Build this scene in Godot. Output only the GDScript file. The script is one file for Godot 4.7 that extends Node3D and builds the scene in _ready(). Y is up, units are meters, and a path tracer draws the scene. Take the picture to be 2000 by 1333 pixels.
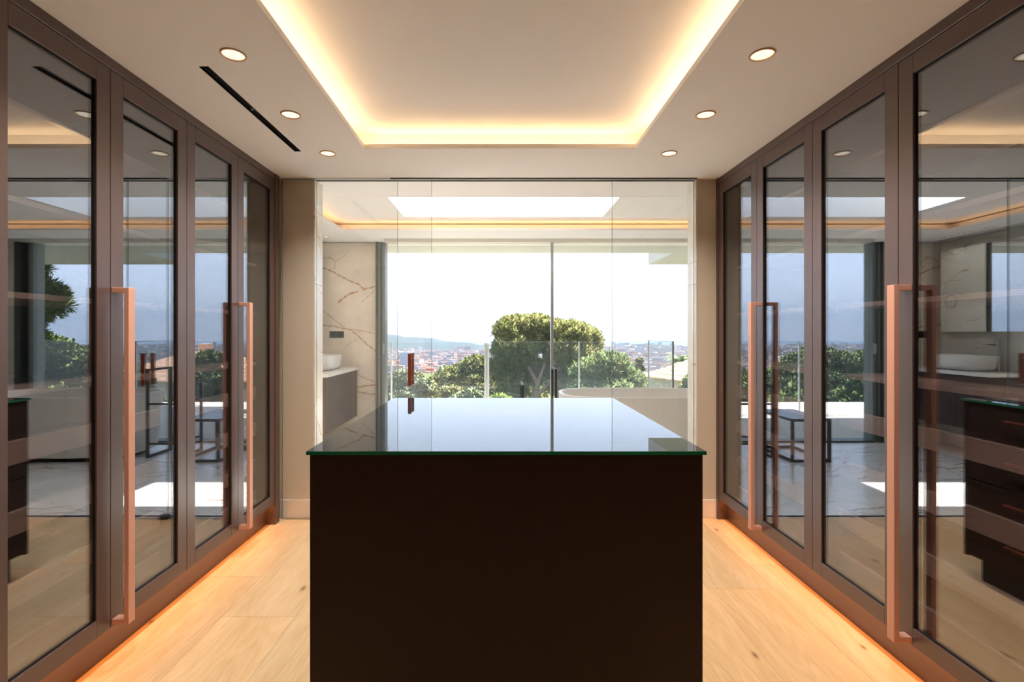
extends Node3D
# A dressing room with glass wardrobes and an island, a bathroom behind a glass partition, and a hillside view over a city to the sea.
# Distances: x to the right, y up, depth d away from the camera (z = -d). Eye at (0, EYE, 0).

const EYE := 1.365
const FOCAL := 960.0          # pixels, of a 2000 x 1333 frame
const VPX := 976.0
const VPY := 651.0
const H := 2.5                # ceiling height
const SUN := Vector3(0.367, 1.0, -0.229)

var M := {}                   # materials
var taken := {}               # top-level names
var org := {}                 # node -> world origin of its coordinates
var rng := RandomNumberGenerator.new()


# ---------------------------------------------------------------- mesh builder
class MB:
	var v := PackedVector3Array()
	var n := PackedVector3Array()
	var uv := PackedVector2Array()
	var col := PackedColorArray()
	var ix := PackedInt32Array()
	var tint := Color(1, 1, 1)
	var shift := Vector2.ZERO
	var plane := ""            # forces a projection plane for uv

	func _uv(p: Vector3, nn: Vector3) -> Vector2:
		var a := nn.abs()
		var r: Vector2
		if plane == "xz" or (plane == "" and a.y >= a.x and a.y >= a.z):
			r = Vector2(p.x, p.z)
		elif plane == "zy" or (plane == "" and a.x >= a.z):
			r = Vector2(p.z, -p.y)
		else:
			r = Vector2(p.x, -p.y)
		return r + shift

	# a flat convex polygon, turned to face away from `inside`
	func poly(pts: Array, inside: Vector3) -> void:
		var c := Vector3.ZERO
		for p in pts: c += p
		c /= pts.size()
		var nn := Vector3.ZERO
		for i in pts.size():
			nn += (pts[i] - c).cross(pts[(i + 1) % pts.size()] - c)
		nn = nn.normalized()
		var q := pts.duplicate()
		if nn.dot(c - inside) < 0.0:
			q.reverse()
			nn = -nn
		var b := v.size()
		for p in q:
			v.append(p); n.append(nn); uv.append(_uv(p, nn)); col.append(tint)
		for i in range(1, q.size() - 1):
			ix.append_array([b, b + i + 1, b + i])

	func box(lo: Vector3, hi: Vector3, ch := 0.0) -> void:
		var a := Vector3(minf(lo.x, hi.x), minf(lo.y, hi.y), minf(lo.z, hi.z))
		var b := Vector3(maxf(lo.x, hi.x), maxf(lo.y, hi.y), maxf(lo.z, hi.z))
		var c := (a + b) / 2.0
		hull((b - a) / 2.0, ch, Transform3D(Basis(), c))

	# a box of half size h, chamfered, placed by t
	func hull(h: Vector3, ch: float, t: Transform3D) -> void:
		ch = minf(ch, minf(h.x, minf(h.y, h.z)) * 0.9)
		var c := t.origin
		for ax in 3:
			var u := (ax + 1) % 3
			var w := (ax + 2) % 3
			for s in [-1.0, 1.0]:
				var f := []
				for k in [[-1, -1], [1, -1], [1, 1], [-1, 1]]:
					var p := Vector3.ZERO
					p[ax] = s * h[ax]; p[u] = k[0] * (h[u] - ch); p[w] = k[1] * (h[w] - ch)
					f.append(t * p)
				poly(f, c)
			if ch > 0.0:
				for k in [[-1, -1], [1, -1], [1, 1], [-1, 1]]:
					var f := []
					for e in [[0, -1], [0, 1], [1, 1], [1, -1]]:
						var p := Vector3.ZERO
						p[ax] = e[1] * (h[ax] - ch)
						p[u] = k[0] * (h[u] - (ch if e[0] else 0.0))
						p[w] = k[1] * (h[w] - (0.0 if e[0] else ch))
						f.append(t * p)
					poly(f, c)
		if ch > 0.0:
			for sx in [-1.0, 1.0]:
				for sy in [-1.0, 1.0]:
					for sz in [-1.0, 1.0]:
						poly([t * Vector3(sx * h.x, sy * (h.y - ch), sz * (h.z - ch)), t * Vector3(sx * (h.x - ch), sy * h.y, sz * (h.z - ch)), t * Vector3(sx * (h.x - ch), sy * (h.y - ch), sz * h.z)], c)

	# smooth surface through rows of points; `out` = +1 or -1 picks the side
	func grid(rows: Array, wrap: bool, side := 1.0) -> void:
		var R := rows.size()
		var C: int = rows[0].size()
		var b := v.size()
		for i in R:
			for j in C:
				var du: Vector3
				if wrap: du = rows[i][(j + 1) % C] - rows[i][(j + C - 1) % C]
				else: du = rows[i][mini(j + 1, C - 1)] - rows[i][maxi(j - 1, 0)]
				var dv: Vector3 = rows[mini(i + 1, R - 1)][j] - rows[maxi(i - 1, 0)][j]
				var nn := du.cross(dv).normalized() * side
				v.append(rows[i][j]); n.append(nn); uv.append(_uv(rows[i][j], nn)); col.append(tint)
		for i in R - 1:
			for j in (C if wrap else C - 1):
				var p := b + i * C + j
				var q := b + i * C + (j + 1) % C
				if side > 0: ix.append_array([p, p + C, q, q, p + C, q + C])
				else: ix.append_array([p, q, p + C, q, q + C, p + C])

	func lathe(at: Vector3, prof: Array, seg := 24, sx := 1.0, sz := 1.0) -> void:
		var rows := []
		for p in prof:
			var r := []
			for j in seg:
				var a := TAU * j / seg
				r.append(at + Vector3(cos(a) * p.x * sx, p.y, sin(a) * p.x * sz))
			rows.append(r)
		grid(rows, true, -1.0)

	func tube(path: Array, radius, sides := 8) -> void:
		var rows := []
		for i in path.size():
			var d: Vector3 = (path[mini(i + 1, path.size() - 1)] - path[maxi(i - 1, 0)]).normalized()
			var x := d.cross(Vector3.UP if absf(d.y) < 0.9 else Vector3.RIGHT).normalized()
			var y := d.cross(x)
			var r: float = radius[i] if radius is Array else radius
			var row := []
			for j in sides:
				var a := TAU * j / sides
				row.append(path[i] + (x * cos(a) + y * sin(a)) * r)
			rows.append(row)
		grid(rows, true, 1.0)
		poly(rows[0], path[1]); poly(rows[-1], path[path.size() - 2])

	# polygon in a plane pulled along an axis; pts are [Vector3], by = the pull
	func prism(pts: Array, by: Vector3) -> void:
		var c := Vector3.ZERO
		for p in pts: c += p
		c = c / pts.size() + by / 2.0
		var top := []
		for p in pts: top.append(p + by)
		poly(pts, c); poly(top, c)
		for i in pts.size():
			var j := (i + 1) % pts.size()
			poly([pts[i], pts[j], pts[j] + by, pts[i] + by], c)

	func commit(at := Vector3.ZERO) -> ArrayMesh:
		var a := []
		a.resize(Mesh.ARRAY_MAX)
		var w := v
		if at != Vector3.ZERO:
			w = PackedVector3Array()
			w.resize(v.size())
			for i in v.size(): w[i] = v[i] - at
		a[Mesh.ARRAY_VERTEX] = w; a[Mesh.ARRAY_NORMAL] = n; a[Mesh.ARRAY_TEX_UV] = uv; a[Mesh.ARRAY_COLOR] = col; a[Mesh.ARRAY_INDEX] = ix
		var m := ArrayMesh.new()
		m.add_surface_from_arrays(Mesh.PRIMITIVE_TRIANGLES, a)
		return m


# ---------------------------------------------------------------- scene helpers
func P(x: float, y: float, d: float) -> Vector3: return Vector3(x, y, -d)

func numbered(called: String) -> String:
	var k: int = taken.get(called, 0)
	taken[called] = k + 1
	return called if k == 0 else "%s_%03d" % [called, k]

func tag(o: Node, label := "", category := "", group := "", kind := "") -> void:
	if label: o.set_meta("label", label)
	if category: o.set_meta("category", category)
	if group: o.set_meta("group", group)
	if kind: o.set_meta("kind", kind)

func thing(called: String, at: Vector3, label: String, category: String, group := "", kind := "") -> Node3D:
	var o := Node3D.new()
	o.name = numbered(called)
	add_child(o)
	o.position = at
	org[o] = at
	tag(o, label, category, group, kind)
	return o

func part(b: MB, called: String, mat: Material, parent: Node3D, label := "") -> MeshInstance3D:
	var o := MeshInstance3D.new()
	o.name = called
	o.mesh = b.commit(org[parent])
	o.material_override = mat
	parent.add_child(o, true)
	org[o] = org[parent]
	if label: o.set_meta("label", label)
	return o

func single(b: MB, called: String, mat: Material, label: String, category: String, group := "", kind := "") -> MeshInstance3D:
	var o := MeshInstance3D.new()
	o.name = numbered(called)
	o.mesh = b.commit()
	o.material_override = mat
	add_child(o)
	org[o] = Vector3.ZERO
	tag(o, label, category, group, kind)
	return o

func boxm(lo: Vector3, hi: Vector3, ch := 0.0) -> MB:
	var b := MB.new()
	b.box(lo, hi, ch)
	return b

func srgb(r: float, g: float, b: float) -> Color: return Color(r / 255.0, g / 255.0, b / 255.0)

func mat(c: Color, rough := 0.6, spec := 0.5, metal := 0.0) -> StandardMaterial3D:
	var m := StandardMaterial3D.new()
	m.albedo_color = c
	m.roughness = rough
	m.metallic_specular = spec
	m.metallic = metal
	return m

func area_light(called: String, at: Vector3, towards: Vector3, up: Vector3, size: Vector2, color: Color, energy: float, parent: Node3D) -> void:
	var l := AreaLight3D.new()
	l.name = called
	l.area_size = size
	l.area_normalize_energy = true
	l.light_color = color
	l.light_energy = energy
	l.area_range = 12.0
	l.area_attenuation = 2.0
	l.shadow_enabled = true
	l.transform = Transform3D(Basis.looking_at(towards, up), at - org[parent])
	parent.add_child(l, true)


# ---------------------------------------------------------------- camera, sky, sun
func set_camera_and_light() -> void:
	var cam := Camera3D.new()
	cam.name = "camera"
	cam.projection = Camera3D.PROJECTION_FRUSTUM
	cam.near = 0.05
	cam.far = 20000.0
	cam.size = 0.05 * 1333.0 / FOCAL
	cam.frustum_offset = Vector2((1000.0 - VPX) / FOCAL, (VPY - 666.5) / FOCAL) * 0.05
	cam.position = Vector3(0, EYE, 0)
	add_child(cam)
	cam.current = true

	var e := Environment.new()
	var sky := Sky.new()
	var sm := ProceduralSkyMaterial.new()
	var hz := Color(0.90, 0.955, 1.03).linear_to_srgb()
	sm.sky_horizon_color = hz
	sm.sky_top_color = Color(0.55, 0.72, 1.0).linear_to_srgb()
	sm.sky_curve = 0.12
	sm.ground_horizon_color = hz
	sm.ground_bottom_color = Color(0.30, 0.29, 0.27).linear_to_srgb()
	sm.ground_curve = 0.05
	sm.sky_energy_multiplier = 1.0
	sky.sky_material = sm
	e.background_mode = Environment.BG_SKY
	e.sky = sky
	e.background_energy_multiplier = 2.6
	e.tonemap_mode = Environment.TONE_MAPPER_LINEAR
	e.tonemap_exposure = 1.3
	e.sdfgi_enabled = true
	e.ssao_enabled = true
	e.ssil_enabled = true
	e.volumetric_fog_enabled = true
	e.volumetric_fog_density = 0.0
	var we := WorldEnvironment.new()
	we.name = "environment"
	we.environment = e
	add_child(we)

	var sun := DirectionalLight3D.new()
	sun.name = "sun"
	sun.light_color = Color(1.0, 0.97, 0.92)
	sun.light_energy = 7.2
	sun.light_angular_distance = 0.53
	sun.sky_mode = DirectionalLight3D.SKY_MODE_LIGHT_ONLY
	sun.shadow_enabled = true
	sun.basis = Basis.looking_at(-SUN.normalized(), Vector3.RIGHT)
	add_child(sun)


const E_COVE := 0.085          # per strip of one metre
const E_BATH_COVE := 0.04
const E_TOE := 0.085
const E_DOWN := 1.3
const C_COVE := Color(1.0, 0.82, 0.62)
const C_BATH_COVE := Color(1.0, 0.70, 0.42)
const C_TOE := Color(1.0, 0.62, 0.27)
const C_DOWN := Color(1.0, 0.97, 0.93)


# ---------------------------------------------------------------- textures
func stamp(a: PackedFloat32Array, w: int, h: int, x: float, y: float, r: float, k: float, wrap: bool) -> void:
	var R := int(ceil(r * 2.0))
	for j in range(-R, R + 1):
		for i in range(-R, R + 1):
			var px := int(floor(x)) + i
			var py := int(floor(y)) + j
			if wrap:
				px = posmod(px, w); py = posmod(py, h)
			elif px < 0 or py < 0 or px >= w or py >= h:
				continue
			var g := k * exp(-(float(i * i + j * j)) / (r * r))
			var at := py * w + px
			if g > a[at]: a[at] = g

func walk_vein(a: PackedFloat32Array, w: int, h: int, x: float, y: float, ang: float, steps: int, r: float, k: float, g: RandomNumberGenerator, depth: int) -> void:
	var home := ang
	for s in steps:
		ang += g.randf_range(-0.35, 0.35) + (home - ang) * 0.12
		x += cos(ang) * 1.3; y += sin(ang) * 1.3
		var rr := r * (0.45 + 0.75 * absf(sin(s * 0.031 + home * 7.0)))
		stamp(a, w, h, x, y, rr, k * (0.55 + 0.45 * sin(s * 0.017 + x * 0.01)), true)
		if depth > 0 and g.randf() < 0.008:
			walk_vein(a, w, h, x, y, ang + (0.7 if g.randf() < 0.5 else -0.7), int(steps * 0.35), r * 0.6, k * 0.75, g, depth - 1)

func line_vein(a: PackedFloat32Array, w: int, h: int, pts: Array, r: float, k: float, g: RandomNumberGenerator) -> void:
	for i in pts.size() - 1:
		var p: Vector2 = pts[i]
		var q: Vector2 = pts[i + 1]
		var L := int(p.distance_to(q))
		var wob := Vector2.ZERO
		for s in L + 1:
			var t := float(s) / maxf(L, 1)
			wob = wob * 0.94 + Vector2(g.randf_range(-1, 1), g.randf_range(-1, 1)) * 0.8
			var o := p.lerp(q, t) + wob
			var rr := r * (0.35 + 0.9 * absf(sin(s * 0.07 + i * 1.7)) * g.randf_range(0.5, 1.2))
			stamp(a, w, h, o.x, o.y, rr, k * g.randf_range(0.65, 1.0), false)
			if g.randf() < 0.02:
				var side := (q - p).normalized().rotated(g.randf_range(0.4, 1.1) * (1.0 if g.randf() < 0.5 else -1.0))
				for e in g.randi_range(6, 26): stamp(a, w, h, o.x + side.x * e + g.randf(), o.y + side.y * e + g.randf(), r * 0.4, k * 0.5, false)

func marble_image(w: int, h: int, base: Color, gold: Color, grey: Color, va: PackedFloat32Array, vb: PackedFloat32Array, sd: int, per_x: float) -> ImageTexture:
	var fn := FastNoiseLite.new()
	fn.seed = sd
	fn.frequency = 0.004
	fn.fractal_octaves = 4
	var data := PackedByteArray()
	data.resize(w * h * 3)
	for y in h:
		for x in w:
			var c := fn.get_noise_2d(x * per_x, y * 1.6)
			var k := 1.0 + 0.06 * c
			var r := base.r * k
			var gg := base.g * k
			var b := base.b * k
			var s := clampf(vb[y * w + x], 0, 1)
			r = lerpf(r, grey.r, s); gg = lerpf(gg, grey.g, s); b = lerpf(b, grey.b, s)
			s = clampf(va[y * w + x], 0, 1)
			r = lerpf(r, gold.r, s); gg = lerpf(gg, gold.g, s); b = lerpf(b, gold.b, s)
			var o := (y * w + x) * 3
			data[o] = int(clampf(r, 0, 1) * 255.0); data[o + 1] = int(clampf(gg, 0, 1) * 255.0); data[o + 2] = int(clampf(b, 0, 1) * 255.0)
	return ImageTexture.create_from_image(Image.create_from_data(w, h, false, Image.FORMAT_RGB8, data))

func zeros(n: int) -> PackedFloat32Array:
	var a := PackedFloat32Array()
	a.resize(n)
	return a

func marble_texture(size: int, base: Color, gold: Color, grey: Color, sd: int, count: int, ang: float, spread: float, strong: float) -> ImageTexture:
	var g := RandomNumberGenerator.new()
	g.seed = sd
	var va := zeros(size * size)
	var vb := zeros(size * size)
	for i in count:
		walk_vein(va, size, size, g.randf() * size, g.randf() * size, ang + g.randf_range(-spread, spread), g.randi_range(120, 420), g.randf_range(1.2, 3.0), g.randf_range(0.5, 0.95) * strong, g, 1)
	for i in count * 3:
		walk_vein(vb, size, size, g.randf() * size, g.randf() * size, ang + g.randf_range(-spread, spread) * 1.6, g.randi_range(40, 160), g.randf_range(1.0, 3.0), g.randf_range(0.1, 0.3) * strong, g, 0)
	return marble_image(size, size, base, gold, grey, va, vb, sd, 1.0)

# the wall slab beside the window: its large gold veins one by one
func wall_slab_texture() -> ImageTexture:
	var w := 400
	var h := 1324
	var g := RandomNumberGenerator.new()
	g.seed = 5
	var va := zeros(w * h)
	var vb := zeros(w * h)
	var px := w / 118.0
	var to := func(x: float, y: float) -> Vector2: return Vector2((x - 617.6) * px, (y - 474.0) * px)   # crop of the slab, 1 unit = 6.4 mm
	var lines := [
		[1.7, 0.75, [610, 520, 632, 505, 645, 503, 655, 512, 653, 526]], [1.3, 0.5, [655, 512, 674, 499]],
		[2.8, 0.9, [600, 518, 632, 524, 648, 530, 662, 538, 683, 549, 700, 556, 710, 566, 740, 558]],
		[3.6, 0.95, [660, 592, 674, 580, 683, 574, 698, 570]], [1.5, 0.6, [703, 592, 719, 580, 734, 564]],
		[1.8, 0.7, [618, 600, 632, 609, 645, 618, 657, 628, 672, 640]],
		[2.6, 0.85, [600, 632, 632, 636, 652, 638, 683, 644, 700, 657, 717, 673, 740, 692]],
		[1.7, 0.7, [683, 644, 710, 647, 740, 655]],
		[3.0, 0.85, [690, 758, 714, 754, 740, 751]], [2.4, 0.75, [690, 764, 717, 769, 740, 772]], [2.0, 0.7, [690, 728, 714, 740, 740, 749]],
		[1.6, 0.5, [674, 681, 684, 669, 697, 664]], [2.4, 0.8, [679, 833, 700, 840, 735, 853, 750, 858]], [1.8, 0.7, [700, 820, 720, 836, 738, 848]],
		[2.0, 0.8, [640, 890, 672, 860, 690, 842]],
	]
	for l in lines:
		var pts := []
		for i in range(0, l[2].size(), 2): pts.append(to.call(l[2][i], l[2][i + 1]))
		line_vein(va, w, h, pts, l[0] * 1.0, minf(l[1] * 1.15, 1.0), g)
		line_vein(vb, w, h, pts, l[0] * 3.0, 0.13, g)
	for i in 90:
		walk_vein(vb, w, h, g.randf() * w, g.randf() * h, g.randf_range(-0.9, 0.2), g.randi_range(20, 90), g.randf_range(1.0, 3.5), g.randf_range(0.06, 0.22), g, 0)
	return marble_image(w, h, srgb(238, 224, 207), srgb(176, 108, 40), srgb(172, 148, 118), va, vb, 9, 1.0)

func oak_texture() -> ImageTexture:
	var w := 512
	var h := 1024
	var a := FastNoiseLite.new()
	a.seed = 3; a.frequency = 1.0; a.fractal_octaves = 3
	var b := FastNoiseLite.new()
	b.seed = 8; b.frequency = 1.0; b.fractal_octaves = 2
	var knots := [Vector3(120, 300, 7), Vector3(380, 730, 9), Vector3(260, 90, 5), Vector3(430, 420, 6), Vector3(60, 860, 8)]
	var data := PackedByteArray()
	data.resize(w * h * 3)
	for y in h:
		for x in w:
			var fx := float(x)
			var dark := 0.0
			for k in knots:
				var dx: float = x - k.x
				var dy: float = (y - k.y) * 0.45
				var q: float = sqrt(dx * dx + dy * dy)
				if q < k.z * 5.0:
					fx += dx * 0.9 * exp(-q / (k.z * 1.6))
					dark = maxf(dark, exp(-(q * q) / (k.z * k.z * 0.5)))
			var broad := a.get_noise_2d(fx * 0.012, y * 0.0016)
			var ring := sin((fx * 0.05 + 9.0 * a.get_noise_2d(fx * 0.006 + 40.0, y * 0.0011)) * 3.0)
			var fine := b.get_noise_2d(fx * 0.32, y * 0.012)
			var t := clampf(0.5 + 0.35 * broad + 0.10 * ring + 0.28 * fine, 0, 1)
			var c := srgb(202, 163, 118).lerp(srgb(232, 199, 156), t)
			c = c.lerp(srgb(110, 74, 42), dark * 0.75)
			var o := (y * w + x) * 3
			data[o] = int(c.r * 255.0); data[o + 1] = int(c.g * 255.0); data[o + 2] = int(c.b * 255.0)
	return ImageTexture.create_from_image(Image.create_from_data(w, h, false, Image.FORMAT_RGB8, data))


func make_materials() -> void:
	M.paint = mat(srgb(232, 226, 216), 0.85, 0.3)
	M.ceiling = mat(srgb(248, 246, 243), 0.9, 0.25)
	M.wall = mat(srgb(212, 196, 174), 0.8, 0.3)
	M.ring = mat(srgb(214, 176, 140), 0.5, 0.4)
	M.base = mat(srgb(226, 214, 200), 0.6, 0.4)
	M.brown = mat(srgb(84, 62, 56), 0.36, 0.85)
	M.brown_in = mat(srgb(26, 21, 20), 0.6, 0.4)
	M.shelf = mat(srgb(124, 102, 95), 0.55, 0.4)
	M.black_wood = mat(srgb(50, 33, 27), 0.55, 0.35)
	M.copper = mat(srgb(214, 158, 134), 0.45, 0.5, 0.1)
	M.leather = mat(srgb(128, 62, 42), 0.5, 0.4)
	M.alu = mat(srgb(178, 178, 176), 0.35, 0.5, 0.8)
	M.frame = mat(srgb(128, 134, 132), 0.4, 0.5, 0.2)
	M.frame_dark = mat(srgb(74, 80, 78), 0.4, 0.5, 0.2)
	M.black = mat(srgb(22, 21, 21), 0.5, 0.4)
	M.iron = mat(srgb(66, 62, 60), 0.5, 0.4, 0.2)
	M.iron_top = mat(srgb(60, 64, 72), 0.25, 0.8)
	M.chrome = mat(srgb(200, 200, 200), 0.12, 0.5, 1.0)
	M.ceramic = mat(srgb(236, 232, 226), 0.2, 0.5)
	M.tub = mat(srgb(236, 230, 221), 0.35, 0.5)
	M.counter = mat(srgb(230, 226, 220), 0.3, 0.5)
	M.vanity = mat(srgb(84, 70, 66), 0.5, 0.4)
	M.switch = mat(srgb(62, 56, 52), 0.4, 0.4)
	M.edge = mat(srgb(30, 120, 84), 0.15, 0.7)
	M.pane_edge = mat(srgb(96, 122, 112), 0.2, 0.6)
	M.rail_edge = mat(srgb(216, 226, 226), 0.2, 0.6)
	M.white_post = mat(srgb(226, 226, 222), 0.4, 0.5)
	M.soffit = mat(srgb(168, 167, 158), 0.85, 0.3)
	M.render = mat(srgb(200, 200, 190), 0.85, 0.3)
	M.terrace = mat(srgb(212, 206, 196), 0.7, 0.3)

	var pane := StandardMaterial3D.new()
	pane.transparency = BaseMaterial3D.TRANSPARENCY_ALPHA
	pane.albedo_color = Color(0.88, 0.93, 0.91, 0.03)
	pane.roughness = 0.0
	pane.metallic_specular = 0.4
	M.pane = pane
	var rail: StandardMaterial3D = pane.duplicate()
	rail.albedo_color = Color(0.45, 0.6, 0.66, 0.05)
	M.rail = rail

	# sun-control glass of the wardrobe doors: a half mirror
	var one := Image.create(4, 4, false, Image.FORMAT_RGB8)
	one.fill(Color(1, 0, 1))
	var film := ORMMaterial3D.new()
	film.transparency = BaseMaterial3D.TRANSPARENCY_ALPHA
	film.albedo_color = Color(0.90, 0.93, 0.97, 0.22)
	film.orm_texture = ImageTexture.create_from_image(one)
	M.film = film
	# lacquered mirror glass of the island top
	M.top = mat(srgb(38, 44, 50), 0.0, 0.32)
	M.mirror = mat(Color(0.9, 0.9, 0.9), 0.0, 0.5, 1.0)

	var led := mat(Color(1, 0.9, 0.75), 0.8)
	led.emission_enabled = true
	led.emission = Color(1.0, 0.83, 0.6)
	led.emission_energy_multiplier = 1.2
	M.led = led
	var toe := led.duplicate()
	toe.emission = Color(1.0, 0.66, 0.3)
	toe.emission_energy_multiplier = 0.5
	M.led_toe = toe
	var lens := mat(Color(1, 0.95, 0.88), 0.6)
	lens.emission_enabled = true
	lens.emission = Color(1.0, 0.93, 0.80)
	lens.emission_energy_multiplier = 0.85
	M.lens = lens

	var oak := oak_texture()
	M.oak = []
	for t in [Color(1, 1, 1), Color(0.95, 0.95, 0.94), Color(1.0, 0.97, 0.93), Color(0.97, 0.985, 1.0)]:
		var m := mat(t, 0.42, 0.4)
		m.albedo_texture = oak
		m.uv1_scale = Vector3(1.0 / 0.9, 1.0 / 1.9, 1)
		M.oak.append(m)
	var mf := mat(Color(1, 1, 1), 0.22, 0.5)
	mf.albedo_texture = marble_texture(1024, srgb(236, 234, 230), srgb(128, 82, 46), srgb(150, 142, 134), 21, 42, 0.12, 0.45, 1.3)
	mf.uv1_scale = Vector3(1.0 / 2.6, 1.0 / 2.6, 1)
	M.marble_floor = mf
	var mw := mat(Color(1, 1, 1), 0.25, 0.5)
	mw.albedo_texture = marble_texture(1024, srgb(236, 230, 218), srgb(170, 120, 66), srgb(176, 160, 138), 34, 14, -0.5, 0.5, 0.9)
	mw.uv1_scale = Vector3(1.0 / 2.6, 1.0 / 2.6, 1)
	M.marble_wall = mw
	var slab := mat(Color(1, 1, 1), 0.25, 0.5)
	slab.albedo_texture = wall_slab_texture()
	slab.uv1_scale = Vector3(1.0 / 0.7566, 1.0 / 2.504, 1)
	slab.uv1_offset = Vector3(2.298 / 0.7566, 2.5 / 2.504, 0)
	M.marble_slab = slab


# ---------------------------------------------------------------- dressing room shell
func dressing_shell() -> void:
	# oak boards: 0.35 m wide, laid along the room
	var fl := thing("floor", Vector3.ZERO, "pale oak plank floor of the dressing room glowing beside the wardrobes", "floor", "", "structure")
	part(boxm(P(-2.25, -0.25, -1.3), P(2.25, -0.016, 3.63)), "subfloor", M.brown_in, fl)
	rng.seed = 11
	var k := 0
	var x := -2.035
	while x < 2.1:
		var joint := {-1.685: 2.752, -1.335: 2.364, 1.115: 2.62}
		var first := -1.3 - rng.randf_range(0.0, 2.0)
		for j in joint:
			if absf(j - x) < 0.02: first = fmod(joint[j] + 1.3, 2.2) - 1.3 - 2.2
		var z := first
		while z < 3.63:
			var a := maxf(z + 0.0007, -1.3)
			var b := minf(z + 2.2 - 0.0007, 3.63)
			if b - a > 0.02:
				var mb := MB.new()
				mb.shift = Vector2(rng.randf() * 4.0, rng.randf() * 4.0)
				mb.box(P(x + 0.0003, -0.016, a), P(x + 0.3497, rng.randf_range(-0.0003, 0.0), b), 0.0006)
				part(mb, "plank", M.oak[(k * 7 + int(rng.randi() % 4)) % 4], fl)
				k += 1
			z += 2.2
		x += 0.35

	# walls of the dressing room
	single(boxm(P(-2.45, -0.25, -1.5), P(-2.25, 2.95, 3.62)), "wall_left", M.wall, "beige side wall behind the row of wardrobes left of the island", "wall", "", "structure")
	single(boxm(P(2.25, -0.25, -1.5), P(2.45, 2.95, 3.62)), "wall_right", M.wall, "beige side wall behind the row of wardrobes right of the island", "wall", "", "structure")
	single(boxm(P(-2.25, -0.25, -1.5), P(2.25, 2.95, -1.3)), "wall_back", M.brown, "dark brown end wall of the dressing room facing the window", "wall", "", "structure")
	for s in [-1, 1]:
		var jx := -1.361 if s < 0 else 1.444
		var ox := -2.45 if s < 0 else 3.2
		var w := thing("wall_front_left" if s < 0 else "wall_front_right", P(ox, 0, 3.7), "beige wall stub behind the sliding glass door, beside the left wardrobes" if s < 0 else "plain beige wall stub beside the right wardrobes, lit orange", "wall", "", "structure")
		part(boxm(P(ox, -0.25, 3.63), P(jx + s * 0.012, H, 3.77)), "masonry", M.wall, w)
		for h in [[0.0, 1.727], [1.729, H]]:     # marble cladding of the opening's side, in two slabs
			var mb := MB.new()
			mb.shift = Vector2(0.7 + s * 0.4, 0.3)
			mb.box(P(jx, h[0], 3.622), P(jx + s * 0.012, h[1], 3.778), 0.001)
			part(mb, "marble_panel", M.marble_wall, w)
		var mb2 := MB.new()
		mb2.box(P(ox, 0, 3.77), P(jx + s * 0.0125, H, 3.778))
		part(mb2, "marble_cladding", M.marble_wall, w)
		var hz := 3.618 if s < 0 else 3.618
		single(boxm(P(jx + s * 0.0, 0.0, hz), P(s * 1.62, 0.137, 3.63), 0.003), "baseboard_left" if s < 0 else "baseboard_right", M.base, "pale baseboard along the wall stub beside the left wardrobes" if s < 0 else "pale baseboard along the wall stub beside the right wardrobes", "baseboard", "", "structure")

	# ceiling: a border round a recessed panel with a light trough
	var c := thing("ceiling", P(0, H, 1.5), "white ceiling of the dressing room with a recessed centre panel", "ceiling", "", "structure")
	var x0 := -0.833
	var x1 := 0.834
	var z0 := 0.30
	var z1 := 3.015
	var tr := 0.12
	var top := 2.628
	# border, pierced by the ventilation slot at x -1.279..-1.239, d 2.09..3.065
	var b := MB.new()
	var ct := 0.012
	for r in [[-2.25, -1.279, -1.3, 3.625], [-1.239, x0 - tr, -1.3, 3.625], [-1.279, -1.239, -1.3, 2.09], [-1.279, -1.239, 3.065, 3.625], [x1 + tr, 2.25, -1.3, 3.625], [x0 - tr, x1 + tr, -1.3, z0 - tr], [x0 - tr, x1 + tr, z1 + tr, 3.625]]:
		b.box(P(r[0], H, r[2]), P(r[1], H + 0.3, r[3]))
	part(b, "ceiling_border", M.ceiling, c)
	b = MB.new()
	var li := 0.0121
	for r in [[x0 - tr, x0 - li, z0 - tr, z1 + tr], [x1 + li, x1 + tr, z0 - tr, z1 + tr], [x0 - li, x1 + li, z0 - tr, z0 - li], [x0 - li, x1 + li, z1 + li, z1 + tr]]:
		b.box(P(r[0], H + 0.0002, r[2]), P(r[1], H + ct, r[3]))
	part(b, "light_shelf", M.ceiling, c)
	b = MB.new()
	for r in [[x0 - 0.012, x0, z0 - 0.012, z1 + 0.012], [x1, x1 + 0.012, z0 - 0.012, z1 + 0.012], [x0, x1, z0 - 0.012, z0], [x0, x1, z1, z1 + 0.012]]:
		b.box(P(r[0], H - 0.0005, r[2]), P(r[1], H + 0.026, r[3]), 0.001)
	part(b, "light_shelf_lip", M.ceiling, c)
	part(boxm(P(x0 - tr, top, z0 - tr), P(x1 + tr, top + 0.17, z1 + tr)), "recessed_panel", M.ceiling, c)
	part(boxm(P(-1.3, H + 0.06, 2.05), P(-1.22, H + 0.08, 3.1)), "duct_cover", M.black, c)
	single(boxm(P(-2.45, 2.8, -1.5), P(2.45, 2.95, 3.63)), "roof", M.render, "flat roof slab over the dressing room", "roof", "", "structure")
	cove("cove_light", "warm LED strip glowing in the ceiling recess above the island", x0, x1, z0, z1, H, E_COVE, C_COVE)

	# ventilation slot
	var vent := thing("ceiling_vent", P(-1.259, H, 2.58), "long narrow black slot vent in the ceiling above the left wardrobes", "vent")
	b = MB.new()
	b.box(P(-1.279, H - 0.002, 2.09), P(-1.275, H + 0.06, 3.065)); b.box(P(-1.243, H - 0.002, 2.09), P(-1.239, H + 0.06, 3.065))
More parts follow.
